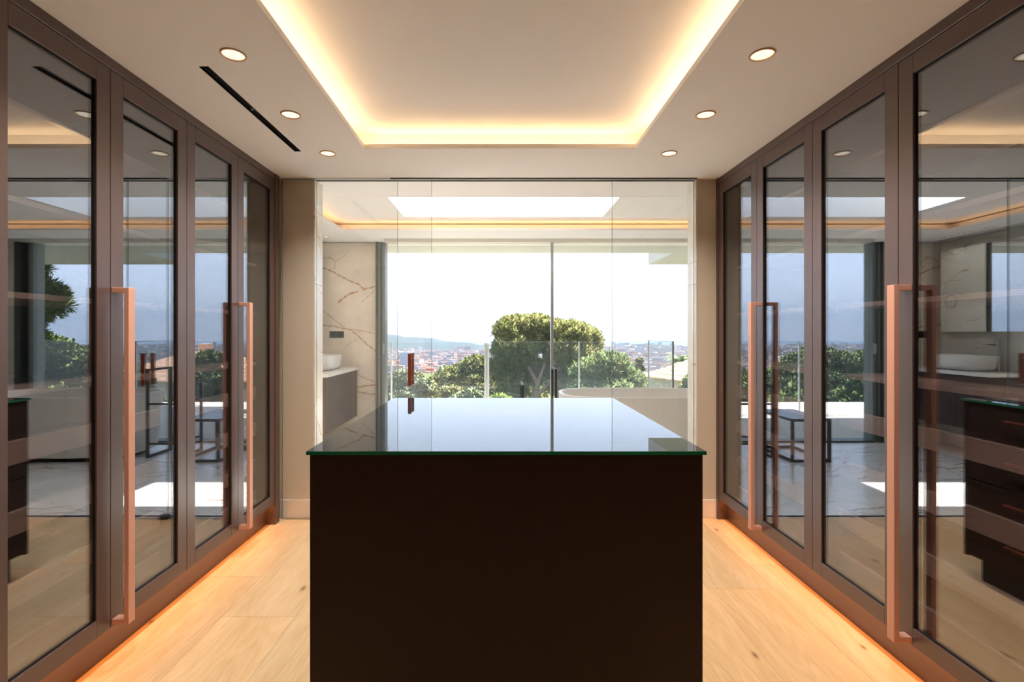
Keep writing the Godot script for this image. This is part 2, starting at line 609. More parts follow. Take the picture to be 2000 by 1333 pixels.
	b.box(P(-1.275, H - 0.002, 2.09), P(-1.243, H + 0.06, 2.094)); b.box(P(-1.275, H - 0.002, 3.061), P(-1.243, H + 0.06, 3.065))
	part(b, "frame", M.black, vent)
	for vx in [-1.266, -1.254]:
		part(boxm(P(vx - 0.002, H + 0.004, 2.094), P(vx + 0.002, H + 0.05, 3.061)), "blade", M.black, vent)
	b = MB.new()
	b.lathe(P(-1.259, H - 0.001, 2.50), [Vector2(0.0, 0.0), Vector2(0.006, 0.001), Vector2(0.007, 0.006)], 12)
	part(b, "sensor", M.alu, vent)

	# downlights, six in view and the rows behind
	var order := {2.0: "nearest the camera", 2.55: "second from the glass partition", 3.1: "closest to the glass partition", 1.45: "fourth from the partition"}
	for s in [-1, 1]:
		for d in [3.1, 2.55, 2.0, 1.45]:
			downlight(-1.084 if s < 0 else 1.068, d, "round recessed downlight in the %s ceiling border, %s" % ["left" if s < 0 else "right", order[d]], "ceiling downlights of the dressing room", 0.043, E_DOWN)


func downlight(x: float, d: float, label: String, group: String, r: float, energy: float) -> void:
	var at := P(x, H, d)
	var o := thing("downlight", at, label, "light", group)
	var b := MB.new()
	b.lathe(at, [Vector2(r, 0.0), Vector2(r, -0.005), Vector2(r + 0.003, -0.006), Vector2(r + 0.006, -0.004), Vector2(r + 0.007, 0.0)], 32)
	part(b, "trim_ring", M.ring, o)
	b = MB.new()
	b.lathe(at, [Vector2(0.0, -0.0006), Vector2(r * 0.97, -0.0006), Vector2(r, 0.0)], 32)
	part(b, "lens", M.lens, o)
	var l := SpotLight3D.new()
	l.name = "lamp"
	l.position = Vector3(0, -0.012, 0)
	l.basis = Basis.looking_at(Vector3.DOWN, Vector3.RIGHT)
	l.spot_angle = 62.0
	l.spot_angle_attenuation = 1.0
	l.spot_range = 8.0
	l.spot_attenuation = 2.0
	l.light_size = r
	l.light_color = C_DOWN
	l.light_energy = energy
	l.shadow_enabled = true
	o.add_child(l)


# four LED strips lying on the light shelf behind the lip of a ceiling recess
func cove(called: String, label: String, x0: float, x1: float, z0: float, z1: float, h: float, energy: float, color: Color) -> void:
	var o := thing(called, P((x0 + x1) / 2, h, (z0 + z1) / 2), label, "light")
	var y := h + 0.013
	for r in [[x0 - 0.05, (z0 + z1) / 2, 0.012, z1 - z0], [x1 + 0.05, (z0 + z1) / 2, 0.012, z1 - z0], [(x0 + x1) / 2, z0 - 0.05, x1 - x0, 0.012], [(x0 + x1) / 2, z1 + 0.05, x1 - x0, 0.012]]:
		var b := MB.new()
		b.box(P(r[0] - r[2] / 2, y, r[1] - r[3] / 2), P(r[0] + r[2] / 2, y + 0.004, r[1] + r[3] / 2))
		part(b, "led_strip", M.led, o)
		area_light("strip_lamp", P(r[0], y + 0.006, r[1]), Vector3.UP, Vector3.BACK, Vector2(r[2], r[3]), color, energy * maxf(r[2], r[3]), o)


# ---------------------------------------------------------------- wardrobes
const LEFT := [1.037, 1.53, 2.021, 2.514, 3.004, 3.497]
const RIGHT := [0.887, 1.43, 1.974, 2.516, 3.06, 3.595]

func wardrobes() -> void:
	for s in [-1, 1]:
		var D: Array = LEFT if s < 0 else RIGHT
		var side := "left" if s < 0 else "right"
		for u in 2:
			var where := "beside the glass partition" if u == 1 else "nearest the camera"
			wardrobe(s, D[1 + 2 * u], D[2 + 2 * u], D[3 + 2 * u], "tall brown wardrobe with two dark glass doors on the %s, %s" % [side, where])
		var d0: float = D[1]
		wardrobe(s, d0 - (1.0 if s < 0 else 1.086), d0 - (0.5 if s < 0 else 0.543), d0, "tall brown wardrobe on the %s, out of the picture behind its nearest door" % side)
		# trim: top filler, end post and hanging plinth board with its LED
		var near: float = d0 - (1.0 if s < 0 else 1.086)
		var end: float = D[5]
		single(boxm(P(s * 1.60, 2.455, near), P(s * 1.64, H, end), 0.002), "trim_1", M.brown, "dark brown filler strip between ceiling and the %s wardrobes" % side, "trim", "", "structure")
		single(boxm(P(s * 1.595, 0.0, end + 0.001), P(s * 2.25, H, end + (0.062 if s < 0 else 0.03)), 0.002), "trim_2", M.brown, "dark brown end post of the %s wardrobes at the wall stub" % side, "trim", "", "structure")
		single(boxm(P(s * 1.66, 0.0, near), P(s * 1.68, 0.145, end), 0.001), "trim_3", M.brown, "dark brown recessed plinth board under the %s wardrobes, lit orange" % side, "trim", "", "structure")
		var o := thing("plinth_light", P(s * 1.635, 0.14, (near + end) / 2), "warm LED strip under the %s wardrobes that lights the oak floor" % side, "light")
		part(boxm(P(s * 1.628, 0.140, near + 0.02), P(s * 1.642, 0.1455, end - 0.01)), "led_strip", M.led_toe, o)
		area_light("strip_lamp", P(s * 1.635, 0.137, (near + end) / 2), Vector3(-s * 0.25, -1, 0).normalized(), Vector3.FORWARD, Vector2(0.012, end - near - 0.03), C_TOE, E_TOE * (end - near), o)


func wardrobe(s: int, d0: float, dm: float, d1: float, label: String) -> void:
	var o := thing("wardrobe", P(s * 1.9, 0, (d0 + d1) / 2), label, "wardrobe", "glass fronted wardrobes along both sides")
	var b := MB.new()
	b.box(P(s * 2.2, 0.146, d0 + 0.001), P(s * 2.24, 2.455, d1 - 0.001))
	b.box(P(s * 1.63, 0.146, d0 + 0.001), P(s * 2.2, 2.455, d0 + 0.02))
	b.box(P(s * 1.63, 0.146, d1 - 0.02), P(s * 2.2, 2.455, d1 - 0.001))
	b.box(P(s * 1.63, 0.146, d0 + 0.02), P(s * 2.2, 0.17, d1 - 0.02))
	b.box(P(s * 1.63, 2.43, d0 + 0.02), P(s * 2.2, 2.455, d1 - 0.02))
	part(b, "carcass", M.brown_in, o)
	for h in [1.15, 1.50, 1.84, 2.18]:
		part(boxm(P(s * 1.72, h - 0.011, d0 + 0.021), P(s * 2.199, h + 0.011, d1 - 0.021), 0.001), "shelf", M.shelf, o)
	for h in [0.94, 0.688, 0.433, 0.215]:
		b = MB.new()
		b.box(P(s * 1.72, h - 0.042, d0 + 0.022), P(s * 1.738, h + 0.042, d1 - 0.022), 0.001)
		b.box(P(s * 1.738, h - 0.042, d0 + 0.022), P(s * 2.18, h - 0.03, d1 - 0.022))
		part(b, "pull_out_tray", M.shelf, o)
	for k in 2:
		var a := (d0 if k == 0 else dm) + 0.0015
		var z := (dm if k == 0 else d1) - 0.0015
		var st := 0.068
		b = MB.new()
		var y0 := 0.151
		var y1 := 2.451
		b.box(P(s * 1.60, y0, a), P(s * 1.622, y1, a + st), 0.0012)
		b.box(P(s * 1.60, y0, z - st), P(s * 1.622, y1, z), 0.0012)
		b.box(P(s * 1.60, y0, a + st), P(s * 1.622, y0 + 0.07, z - st), 0.0012)
		b.box(P(s * 1.60, y1 - 0.078, a + st), P(s * 1.622, y1, z - st), 0.0012)
		var door := part(b, "door", M.brown, o)
		part(boxm(P(s * 1.612, y0 + 0.07, a + st), P(s * 1.618, y1 - 0.078, z - st)), "glass_pane", M.film, door)
		var bead := MB.new()       # dark sealing bead round the glass
		for r in [[a + st, a + st + 0.004, y0 + 0.07, y1 - 0.078], [z - st - 0.004, z - st, y0 + 0.07, y1 - 0.078], [a + st, z - st, y0 + 0.07, y0 + 0.074], [a + st, z - st, y1 - 0.082, y1 - 0.078]]:
			bead.box(P(s * 1.607, r[2], r[0]), P(s * 1.6125, r[3], r[1]))
		part(bead, "seal", M.black, door)
		if (s < 0) == (k == 1):
			var h0 := a + 0.004 if s < 0 else z - 0.066
			b = MB.new()
			b.box(P(s * 1.53, 0.163, h0), P(s * 1.55, 1.553, h0 + 0.037), 0.0012)
			for h in [0.163, 1.532]:
				b.box(P(s * 1.55, h, h0), P(s * 1.60, h + 0.021, h0 + 0.037), 0.0012)
			part(b, "handle", M.copper, door, "long copper coloured bar handle")


# ---------------------------------------------------------------- island
func island() -> void:
	var x0 := -0.597
	var x1 := 0.638
	var z0 := 1.515
	var z1 := 2.762
	var o := thing("island", P(0.02, 0, 2.14), "dark brown dressing island with a mirror-like glass top", "island")
	part(boxm(P(x0 + 0.03, 0.134, z0 + 0.03), P(x1 - 0.03, 0.986, z1 - 0.03)), "body", M.black_wood, o)
	part(boxm(P(x0 + 0.008, 0.13, z0 + 0.01), P(x1 - 0.008, 0.9885, z0 + 0.0295), 0.001), "front_panel", M.black_wood, o)
	part(boxm(P(x0 + 0.008, 0.13, z1 - 0.0295), P(x1 - 0.008, 0.9885, z1 - 0.01), 0.001), "end_panel", M.black_wood, o)
	part(boxm(P(x0 + 0.06, 0.0, z0 + 0.06), P(x1 - 0.06, 0.1335, z1 - 0.06)), "plinth", M.black, o)
	for s in [-1, 1]:
		var X := x0 if s < 0 else x1
		for k in 4:
			var h := 0.139 + k * 0.2135
			var dr := part(boxm(P(X - s * 0.008, h, z0 + 0.032), P(X - s * 0.0295, h + 0.2075, z1 - 0.032), 0.0015), "drawer", M.black_wood, o)
			var b := MB.new()
			b.box(P(X + s * 0.012, h + 0.128, 1.80), P(X + s * 0.020, h + 0.138, 2.51), 0.001)
			for d in [1.80, 2.50]: b.box(P(X - s * 0.008, h + 0.128, d), P(X + s * 0.012, h + 0.138, d + 0.01))
			part(b, "pull", M.leather, dr)
	var g := part(boxm(P(x0 + 0.0012, 0.989, z0 + 0.0012), P(x1 - 0.0012, 1.0, z1 - 0.0012)), "glass_top", M.top, o, "blue-grey mirror-like glass top")
	var e := MB.new()
	for r in [[x0, x1, z0, z0 + 0.0012], [x0, x1, z1 - 0.0012, z1], [x0, x0 + 0.0012, z0, z1], [x1 - 0.0012, x1, z0, z1]]:
		e.box(P(r[0], 0.989, r[2]), P(r[1], 0.9997, r[3]))
	part(e, "glass_edge", M.edge, g, "green polished edge of the glass top")


# ---------------------------------------------------------------- glass partition
func pane(called: String, x0: float, x1: float, h0: float, h1: float, d0: float, d1: float, parent: Node3D, m: Material, em: Material = null) -> MeshInstance3D:
	var b := MB.new()
	var c := P((x0 + x1) / 2, (h0 + h1) / 2, (d0 + d1) / 2)
	for d in [d0, d1]: b.poly([P(x0, h0, d), P(x1, h0, d), P(x1, h1, d), P(x0, h1, d)], c)
	var g := part(b, called, m, parent)
	var e := MB.new()
	for X in [x0, x1]: e.box(P(X - 0.0008, h0, d0), P(X + 0.0008, h1, d1))
	for Y in [h0, h1]: e.box(P(x0, Y - 0.0008, d0), P(x1, Y + 0.0008, d1))
	part(e, "pane_edge", em if em else M.pane_edge, g)
	return g

func partition() -> void:
	var o := thing("glass_panel", P(-1.06, 0, 3.655), "fixed clear glass panel behind the open sliding door, beside the left wall stub", "glass panel")
	pane("pane", -1.361, -0.758, 0.008, 2.494, 3.65, 3.66, o, M.pane)
	o = thing("glass_panel", P(1.14, 0, 3.655), "fixed clear glass panel between the doorway and the right wall stub", "glass panel")
	pane("pane", 0.835, 1.443, 0.008, 2.494, 3.65, 3.66, o, M.pane)
	var d := thing("door_1", P(-1.05, 0, 3.605), "frameless sliding glass door pushed open across the left wall stub", "door", "", "structure")
	pane("pane", -1.595, -0.499, 0.008, 2.494, 3.598, 3.608, d, M.pane)
	for s in [-1, 1]:
		var z: float = 3.603 + s * 0.05
		var b := MB.new()
		b.box(P(-0.662, 0.985, z - 0.012), P(-0.637, 1.213, z + 0.012), 0.002)
		var hd := part(b, "handle", M.leather, d, "short square brown handle")
		b = MB.new()
		for h in [0.979, 1.213]: b.box(P(-0.662, h, z - 0.012), P(-0.637, h + 0.006, z + 0.012), 0.001)
		for h in [1.02, 1.18]: b.box(P(-0.653, h - 0.005, minf(z, 3.603 + s * 0.005)), P(-0.646, h + 0.005, maxf(z, 3.603 + s * 0.005)))
		part(b, "handle_mount", M.alu, hd)
	part(boxm(P(-0.80, 0.0, 3.585), P(-0.735, 0.03, 3.63), 0.003), "floor_guide", M.iron, d)
	var t := MB.new()
	t.box(P(-0.80, 2.4945, 3.59), P(1.444, 2.4995, 3.617), 0.001)
	t.box(P(-1.36, 2.4945, 3.645), P(1.444, 2.4995, 3.665), 0.001)
	single(t, "trim_5", M.iron, "thin dark track along the ceiling above the glass partition", "trim", "", "structure")
	single(boxm(P(-1.355, 0.0, 3.645), P(1.44, 0.006, 3.665), 0.001), "trim_6", M.iron, "thin dark floor track under the glass partition", "trim", "", "structure")


# ---------------------------------------------------------------- bathroom
const WIN := 6.156

func bathroom() -> void:
	var b := MB.new()
	b.box(P(-2.5, -0.25, 3.631), P(3.2, 0.0, 6.12))
	single(b, "floor", M.marble_floor, "pale marble floor of the bathroom with thin brown veins", "floor", "", "structure")
	b = MB.new()
	b.box(P(-2.5, -0.25, 3.778), P(-2.298, 2.95, 6.4))
	single(b, "wall_left", M.marble_wall, "cream marble side wall of the bathroom behind the washbasin", "wall", "", "structure")
	b = MB.new()
	b.box(P(3.0, -0.25, 3.778), P(3.2, 2.95, 6.4))
	single(b, "wall_right", M.marble_wall, "cream marble side wall of the bathroom behind the bathtub", "wall", "", "structure")
	b = MB.new()
	b.plane = "xy"
	b.box(P(-2.298, -0.25, WIN), P(-1.5415, 2.5, 6.38))
	single(b, "wall_far_left", M.marble_slab, "cream marble wall with gold veins between washbasin and window", "wall", "", "structure")
	b = MB.new()
	b.box(P(2.80, -0.25, WIN), P(3.0, 2.5, 6.38))
	single(b, "wall_far_right", M.marble_wall, "cream marble wall between window and bathtub side wall", "wall", "", "structure")

	# ceiling: lowered border with a recess, a skylight shaft in the upper panel, a curtain pocket by the window
	var c := thing("ceiling", P(0.3, H, 4.9), "white bathroom ceiling with a skylight shaft in its raised panel", "ceiling", "", "structure")
	var x0 := -1.74
	var x1 := 2.45
	var z0 := 4.10
	var z1 := 5.42
	var tr := 0.12
	var top := 2.60
	b = MB.new()
	for r in [[-2.3, x0 - tr, 3.625, 5.89], [x1 + tr, 3.0, 3.625, 5.89], [x0 - tr, x1 + tr, 3.625, z0 - tr], [x0 - tr, x1 + tr, z1 + tr, 5.89], [-2.3, -1.44, 5.89, 6.2]]:
		b.box(P(r[0], H, r[2]), P(r[1], H + 0.09, r[3]))
	part(b, "ceiling_border", M.ceiling, c)
	part(boxm(P(-1.44, H + 0.07, 5.89), P(3.0, H + 0.09, 6.2)), "curtain_pocket", M.ceiling, c)
	part(boxm(P(-2.3, H, 6.13), P(3.0, 2.95, 6.38)), "window_lintel", M.paint, c)
	b = MB.new()
	var li := 0.0121
	for r in [[x0 - tr, x0 - li, z0 - tr, z1 + tr], [x1 + li, x1 + tr, z0 - tr, z1 + tr], [x0 - li, x1 + li, z0 - tr, z0 - li], [x0 - li, x1 + li, z1 + li, z1 + tr]]:
		b.box(P(r[0], H + 0.0002, r[2]), P(r[1], H + 0.012, r[3]))
	for r in [[x0 - 0.012, x0, z0 - 0.012, z1 + 0.012], [x1, x1 + 0.012, z0 - 0.012, z1 + 0.012], [x0, x1, z0 - 0.012, z0], [x0, x1, z1, z1 + 0.012]]:
		b.box(P(r[0], H - 0.0005, r[2]), P(r[1], H + 0.022, r[3]))
	part(b, "light_shelf", M.ceiling, c)
	var sx0 := -1.015
	var sx1 := 1.093
	var sz0 := 4.466
	var sz1 := 5.22
	var sh := 3.19
	b = MB.new()      # upper panel round the shaft, as thick as the shaft is deep
	for r in [[-2.3, sx0, 3.625, 6.13], [sx1, 3.0, 3.625, 6.13], [sx0, sx1, 3.625, sz0], [sx0, sx1, sz1, 6.13]]:
		b.box(P(r[0], top, r[2]), P(r[1], sh, r[3]))
	part(b, "raised_panel", M.ceiling, c)
	var sk := thing("window_1", P(0, sh, 4.84), "skylight pane closing the white shaft above the bathroom floor", "skylight", "", "structure")
	b = MB.new()
	b.poly([P(sx0 - 0.05, sh + 0.005, sz0 - 0.05), P(sx1 + 0.05, sh + 0.005, sz0 - 0.05), P(sx1 + 0.05, sh + 0.005, sz1 + 0.05), P(sx0 - 0.05, sh + 0.005, sz1 + 0.05)], P(0, 0, 4.8))
	part(b, "pane", M.pane, sk)
	b = MB.new()
	for r in [[sx0 - 0.06, sx0 - 0.01, sz0 - 0.06, sz1 + 0.06], [sx1 + 0.01, sx1 + 0.06, sz0 - 0.06, sz1 + 0.06], [sx0 - 0.01, sx1 + 0.01, sz0 - 0.06, sz0 - 0.01], [sx0 - 0.01, sx1 + 0.01, sz1 + 0.01, sz1 + 0.06]]:
		b.box(P(r[0], sh, r[2]), P(r[1], sh + 0.03, r[3]))
	part(b, "frame", M.frame, sk)
	cove("cove_light", "warm LED strip glowing in the bathroom ceiling recess", x0, x1, z0, z1, H, E_BATH_COVE, C_BATH_COVE)
	var names := {5.78: "by the window wall", 5.53: "in the middle of the three", 5.28: "furthest from the window wall"}
	for d in names:
		downlight(-2.04, d, "small recessed downlight above the washbasin, %s" % names[d], "bathroom downlights above the washbasin", 0.035, 0.06)

	window_wall()
	vanity()
	bathtub()
	bench_and_stand()


func window_wall() -> void:
	var o := thing("window_2", P(0.6, 0, WIN), "wide floor-to-ceiling bathroom window with slim grey sliding frames", "window", "", "structure")
	# left jamb: three stepped tracks
	var k := 0
	for r in [[-1.541, -1.520, 6.10, 6.30, M.frame_dark], [-1.520, -1.490, 6.13, 6.30, M.frame], [-1.490, -1.474, 6.16, 6.30, M.frame_dark], [-1.474, -1.436, 6.145, 6.30, M.frame]]:
		part(boxm(P(r[0], 0, r[2]), P(r[1], H, r[3]), 0.002), "frame", r[4], o)
	for r in [[2.60, 2.66, 6.145, 6.30, M.frame], [2.66, 2.72, 6.17, 6.30, M.frame_dark], [2.72, 2.80, 6.10, 6.30, M.frame_dark]]:
		part(boxm(P(r[0], 0, r[2]), P(r[1], H, r[3]), 0.002), "frame", r[4], o)
	part(boxm(P(0.641, 0.02, 6.14), P(0.673, H, 6.24), 0.003), "mullion", M.alu, o)
	part(boxm(P(-1.436, -0.01, 6.12), P(2.6, 0.02, 6.30), 0.002), "sill_track", M.frame_dark, o)
	var hd := MB.new()
	hd.box(P(-1.462, 1.10, 6.125), P(-1.440, 1.235, 6.145), 0.002)
	hd.box(P(-1.458, 1.11, 6.105), P(-1.444, 1.225, 6.125), 0.003)
	part(hd, "handle", M.alu, o, "small silver window handle")
	pane("pane", -1.436, 0.655, 0.02, H, 6.20, 6.21, o, M.pane)
	pane("pane", 0.66, 2.60, 0.02, H, 6.17, 6.18, o, M.pane)


func oval(a: float, c: float, p: float, y: float, at: Vector3, seg := 56) -> Array:
	var r := []
	for j in seg:
		var t := TAU * j / seg
		var ct := cos(t)
		var sn := sin(t)
		r.append(at + Vector3(a * signf(ct) * pow(absf(ct), 2.0 / p), y, c * signf(sn) * pow(absf(sn), 2.0 / p)))
	return r

func shell(at: Vector3, prof: Array, p: float, seg := 56) -> MB:
	# prof rows: half length x, half width z, height; from the underside over the rim to the inner bottom
	var b := MB.new()
	var rows := []
	for q in prof: rows.append(oval(q[0], q[1], p, q[2], at, seg))
	b.grid(rows, true, -1.0)
	return b


func vanity() -> void:
	var o := thing("vanity", P(-2.03, 0.33, 5.55), "floating vanity cabinet with ribbed grey-brown front and white counter", "vanity")
	part(boxm(P(-2.297, 0.34, 5.04), P(-1.79, 0.905, 6.10), 0.002), "body", M.vanity, o)
	var b := MB.new()
	var d := 5.035
	while d < 6.10:
		b.box(P(-1.79, 0.335, d), P(-1.772, 0.908, d + 0.015), 0.004)
		d += 0.02
	var f := part(b, "ribbed_front", M.vanity, o)
	f.set_meta("kind", "stuff")
	part(boxm(P(-2.297, 0.91, 5.02), P(-1.755, 0.95, 6.15), 0.003), "counter", M.counter, o, "white counter slab")

	var at := P(-2.02, 0.95, 5.57)
	o = thing("washbasin", at, "white oval vessel washbasin standing on the floating counter", "basin")
	b = shell(at, [[0.02, 0.02, 0.001], [0.13, 0.26, 0.001], [0.165, 0.295, 0.012], [0.178, 0.312, 0.05], [0.19, 0.328, 0.162], [0.187, 0.325, 0.167], [0.182, 0.319, 0.165], [0.17, 0.30, 0.10], [0.13, 0.24, 0.05], [0.02, 0.02, 0.035]], 2.6)
	part(b, "bowl", M.ceramic, o)
	b = MB.new()
	b.lathe(at + Vector3(0, 0.036, 0), [Vector2(0.024, 0.0), Vector2(0.022, 0.004), Vector2(0.0, 0.005)], 20)
	part(b, "drain", M.chrome, o)

	o = thing("faucet", P(-2.25, 0.95, 5.40), "tall chrome faucet beside the washbasin", "faucet")
	b = MB.new()
	b.lathe(P(-2.25, 0.95, 5.40), [Vector2(0.026, 0), Vector2(0.026, 0.008), Vector2(0.019, 0.012), Vector2(0.019, 0.34), Vector2(0.0, 0.345)], 20)
	part(b, "column", M.chrome, o)
	b = MB.new()
	b.tube([P(-2.25, 1.235, 5.40), P(-2.08, 1.225, 5.46), P(-2.07, 1.205, 5.463)], 0.011, 12)
	part(b, "spout", M.chrome, o)
	b = MB.new()
	b.tube([P(-2.25, 1.297, 5.40), P(-2.225, 1.318, 5.38), P(-2.20, 1.33, 5.35)], 0.007, 10)
	part(b, "lever", M.chrome, o)

	o = thing("mirror_cabinet", P(-2.22, 1.38, 5.2), "mirror cabinet with a marble-faced door above the washbasin", "cabinet")
	part(boxm(P(-2.297, 1.38, 4.2), P(-2.19, 2.366, 6.02), 0.002), "body", M.vanity, o)
	part(boxm(P(-2.19, 1.38, 5.47), P(-2.172, 2.366, 6.02), 0.001), "marble_door", M.marble_wall, o)
	part(boxm(P(-2.19, 1.38, 4.2), P(-2.182, 2.366, 5.46), 0.001), "mirror_door", M.mirror, o)

	at = P(-2.15, 1.74, 5.86)
	o = thing("towel_ring", at, "small round ring on the marble door above the washbasin", "ring")
	b = MB.new()
	var pts := []
	for j in 25:
		var a := TAU * j / 24
		pts.append(at + Vector3(0.0, cos(a) * 0.075, sin(a) * 0.075))
	b.tube(pts, 0.005, 8)
	part(b, "ring", M.alu, o)
	b = MB.new()
	b.tube([at + Vector3(0, 0.075, 0), at + Vector3(-0.025, 0.075, 0)], 0.009, 10)
	part(b, "mount", M.alu, o)

	o = thing("switch_plate", P(-2.04, 1.345, WIN), "dark double socket plate on the veined marble wall beside the window", "socket")
	part(boxm(P(-2.13, 1.305, WIN - 0.008), P(-1.951, 1.388, WIN), 0.002), "plate", M.switch, o)
	for x in [-2.085, -1.996]:
		b = MB.new()
		b.box(P(x - 0.03, 1.316, WIN - 0.0095), P(x + 0.03, 1.377, WIN - 0.007), 0.001)
		part(b, "insert", M.black, o)


func bathtub() -> void:
	var at := P(1.56, 0, 5.52)
	var o := thing("bathtub", at, "large cream freestanding bathtub with rounded ends in front of the window", "bathtub")
	var b := shell(at, [[0.3, 0.1, 0.045], [0.80, 0.36, 0.045], [0.835, 0.39, 0.06], [0.86, 0.425, 0.3], [0.89, 0.465, 0.69], [0.888, 0.463, 0.698], [0.876, 0.452, 0.702], [0.858, 0.435, 0.700], [0.85, 0.43, 0.69], [0.815, 0.395, 0.60], [0.812, 0.39, 0.585], [0.74, 0.33, 0.22], [0.66, 0.26, 0.16], [0.05, 0.03, 0.15]], 3.2, 96)
	part(b, "shell", M.tub, o)
	b = shell(at, [[0.74, 0.32, 0.0], [0.74, 0.32, 0.05]], 3.0, 64)
	part(b, "plinth", M.black, o)
	b = MB.new()
	b.lathe(at + Vector3(0, 0.152, 0), [Vector2(0.035, 0.0), Vector2(0.032, 0.006), Vector2(0.0, 0.008)], 24)
	part(b, "drain", M.chrome, o)


func bench_and_stand() -> void:
	var t := 0.026
	var o := thing("bench", P(-0.05, 0, 5.52), "low dark metal bench with a flat top in the middle of the bathroom", "bench")
	var x0 := -0.27
	var x1 := 0.15
	var z0 := 5.18
	var z1 := 5.86
	part(boxm(P(x0, 0.43, z0), P(x1, 0.458, z1), 0.002), "seat", M.iron_top, o)
	for x in [x0, x1 - t]:
		for z in [z0, z1 - t]:
			part(boxm(P(x, 0.0, z), P(x + t, 0.4295, z + t), 0.001), "leg", M.iron, o)
	for x in [x0, x1 - t]: part(boxm(P(x, 0.0, z0 + t), P(x + t, t, z1 - t), 0.001), "stretcher", M.iron, o)
	for z in [z0, z1 - t]: part(boxm(P(x0 + t, 0.0, z), P(x1 - t, t, z + t), 0.001), "stretcher", M.iron, o)

	o = thing("towel_stand", P(0.45, 0, 5.52), "open dark metal towel stand with a tall and a lower frame beside the bathtub", "stand")
	var a := 0.24
	var c := 0.60
	for f in [[c, 0.975, 5.35, 5.72], [a, 0.80, 5.35, 5.72]]:
		var b := MB.new()
		b.box(P(f[0], 0.0, f[2]), P(f[0] + t, f[1], f[2] + t), 0.001)
		b.box(P(f[0], 0.0, f[3]), P(f[0] + t, f[1], f[3] + t), 0.001)
		b.box(P(f[0], f[1] - t, f[2] + t), P(f[0] + t, f[1], f[3]), 0.001)
		b.box(P(f[0], 0.0, f[2] + t), P(f[0] + t, t, f[3]), 0.001)
		part(b, "frame", M.iron, o)
	for z in [5.353, 5.723]:
		for h in [0.145, 0.58]: part(boxm(P(a + t, h, z), P(c, h + 0.02, z + 0.02), 0.001), "rail", M.iron, o)


# ---------------------------------------------------------------- terrace
func terrace() -> void:
	var fl := thing("floor", P(0, 0, 7.3), "pale tiled terrace floor outside the bathroom window", "floor", "", "structure")
	part(boxm(P(-7.0, -0.35, 6.30), P(7.0, -0.025, 9.9)), "slab", M.terrace, fl)
	var d := 6.31
	while d < 9.3:
		var x := -6.0
		while x < 6.0:
			if d < 8.2 or x >= 2.9: part(boxm(P(x + 0.002, -0.025, d + 0.002), P(x + 0.998, 0.0, d + 0.998), 0.0015), "tile", M.terrace, fl)
			x += 1.0
		d += 1.0
	single(boxm(P(-7.0, -0.35, 6.12), P(7.0, -0.012, 6.305)), "wall_footing", M.render, "pale threshold strip under the bathroom window", "threshold", "", "structure")
	for s in [-1, 1]:
		single(boxm(P(-7.0 if s < 0 else 2.98, -0.35, 6.305 if s < 0 else 6.305), P(-1.56 if s < 0 else 7.0, 2.75, 6.42)), "wall_facade_left" if s < 0 else "wall_facade_right", M.render, "white outer house wall left of the bathroom window" if s < 0 else "white outer house wall right of the bathroom window", "wall", "", "structure")
	# roof overhang: further out on the right
	var o := thing("roof_overhang", P(0, 2.75, 7.5), "white roof overhang above the terrace, deeper at its right end", "overhang", "", "structure")
	var b := MB.new()
	b.box(P(-7.0, 2.75, 6.381), P(7.0, 3.05, 7.35)); b.box(P(-7.0, 2.75, 7.358), P(7.0, 3.05, 8.52)); b.box(P(-7.0, 2.756, 7.34), P(7.0, 3.0, 7.37))
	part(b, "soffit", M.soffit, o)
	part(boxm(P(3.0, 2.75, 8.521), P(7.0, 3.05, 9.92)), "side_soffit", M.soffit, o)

	# glass balustrade
	o = thing("balustrade", P(0, 0, 8.3), "frameless glass balustrade at the edge of the terrace", "balustrade")
	var X := [-6.65, -5.04, -3.43, -1.83, -0.22, 1.34, 2.92]
	for i in X.size() - 1:
		pane("pane", X[i] + 0.012, X[i + 1] - 0.012, 0.0, 1.218, 8.295, 8.311, o, M.rail, M.rail_edge)
	for i in X.size() - 1:
		if i in [4]: part(boxm(P(X[i] - 0.04, 0.0, 8.31), P(X[i] + 0.04, 1.20, 8.325), 0.001), "post", M.white_post, o)
		else: part(boxm(P(X[i] - 0.011, 0.0, 8.297), P(X[i] + 0.011, 1.218, 8.309), 0.001), "post", M.white_post, o)
	o = thing("balustrade", P(2.92, 0, 9.0), "glass balustrade running outward at the right side of the terrace", "balustrade")
	b = MB.new()
	var c := P(2.93, 0.6, 9.0)
	for x in [2.92, 2.936]: b.poly([P(x, 0, 8.33), P(x, 0, 9.67), P(x, 1.218, 9.67), P(x, 1.218, 8.33)], c)
	part(b, "pane", M.rail, o)
	part(boxm(P(2.915, 0.0, 8.29), P(2.94, 1.225, 8.32), 0.001), "post", M.frame_dark, o)
	part(boxm(P(2.915, 0.0, 9.66), P(2.94, 1.225, 9.68), 0.001), "post", M.frame, o)
	part(boxm(P(2.916, 1.218, 8.32), P(2.94, 1.225, 9.66), 0.001), "edge_cap", M.frame, o)
	o = thing("balustrade", P(5.0, 0, 9.67), "glass balustrade at the outer edge of the deeper right terrace", "balustrade")
	pane("pane", 2.95, 6.9, 0.0, 1.218, 9.675, 9.69, o, M.rail, M.rail_edge)


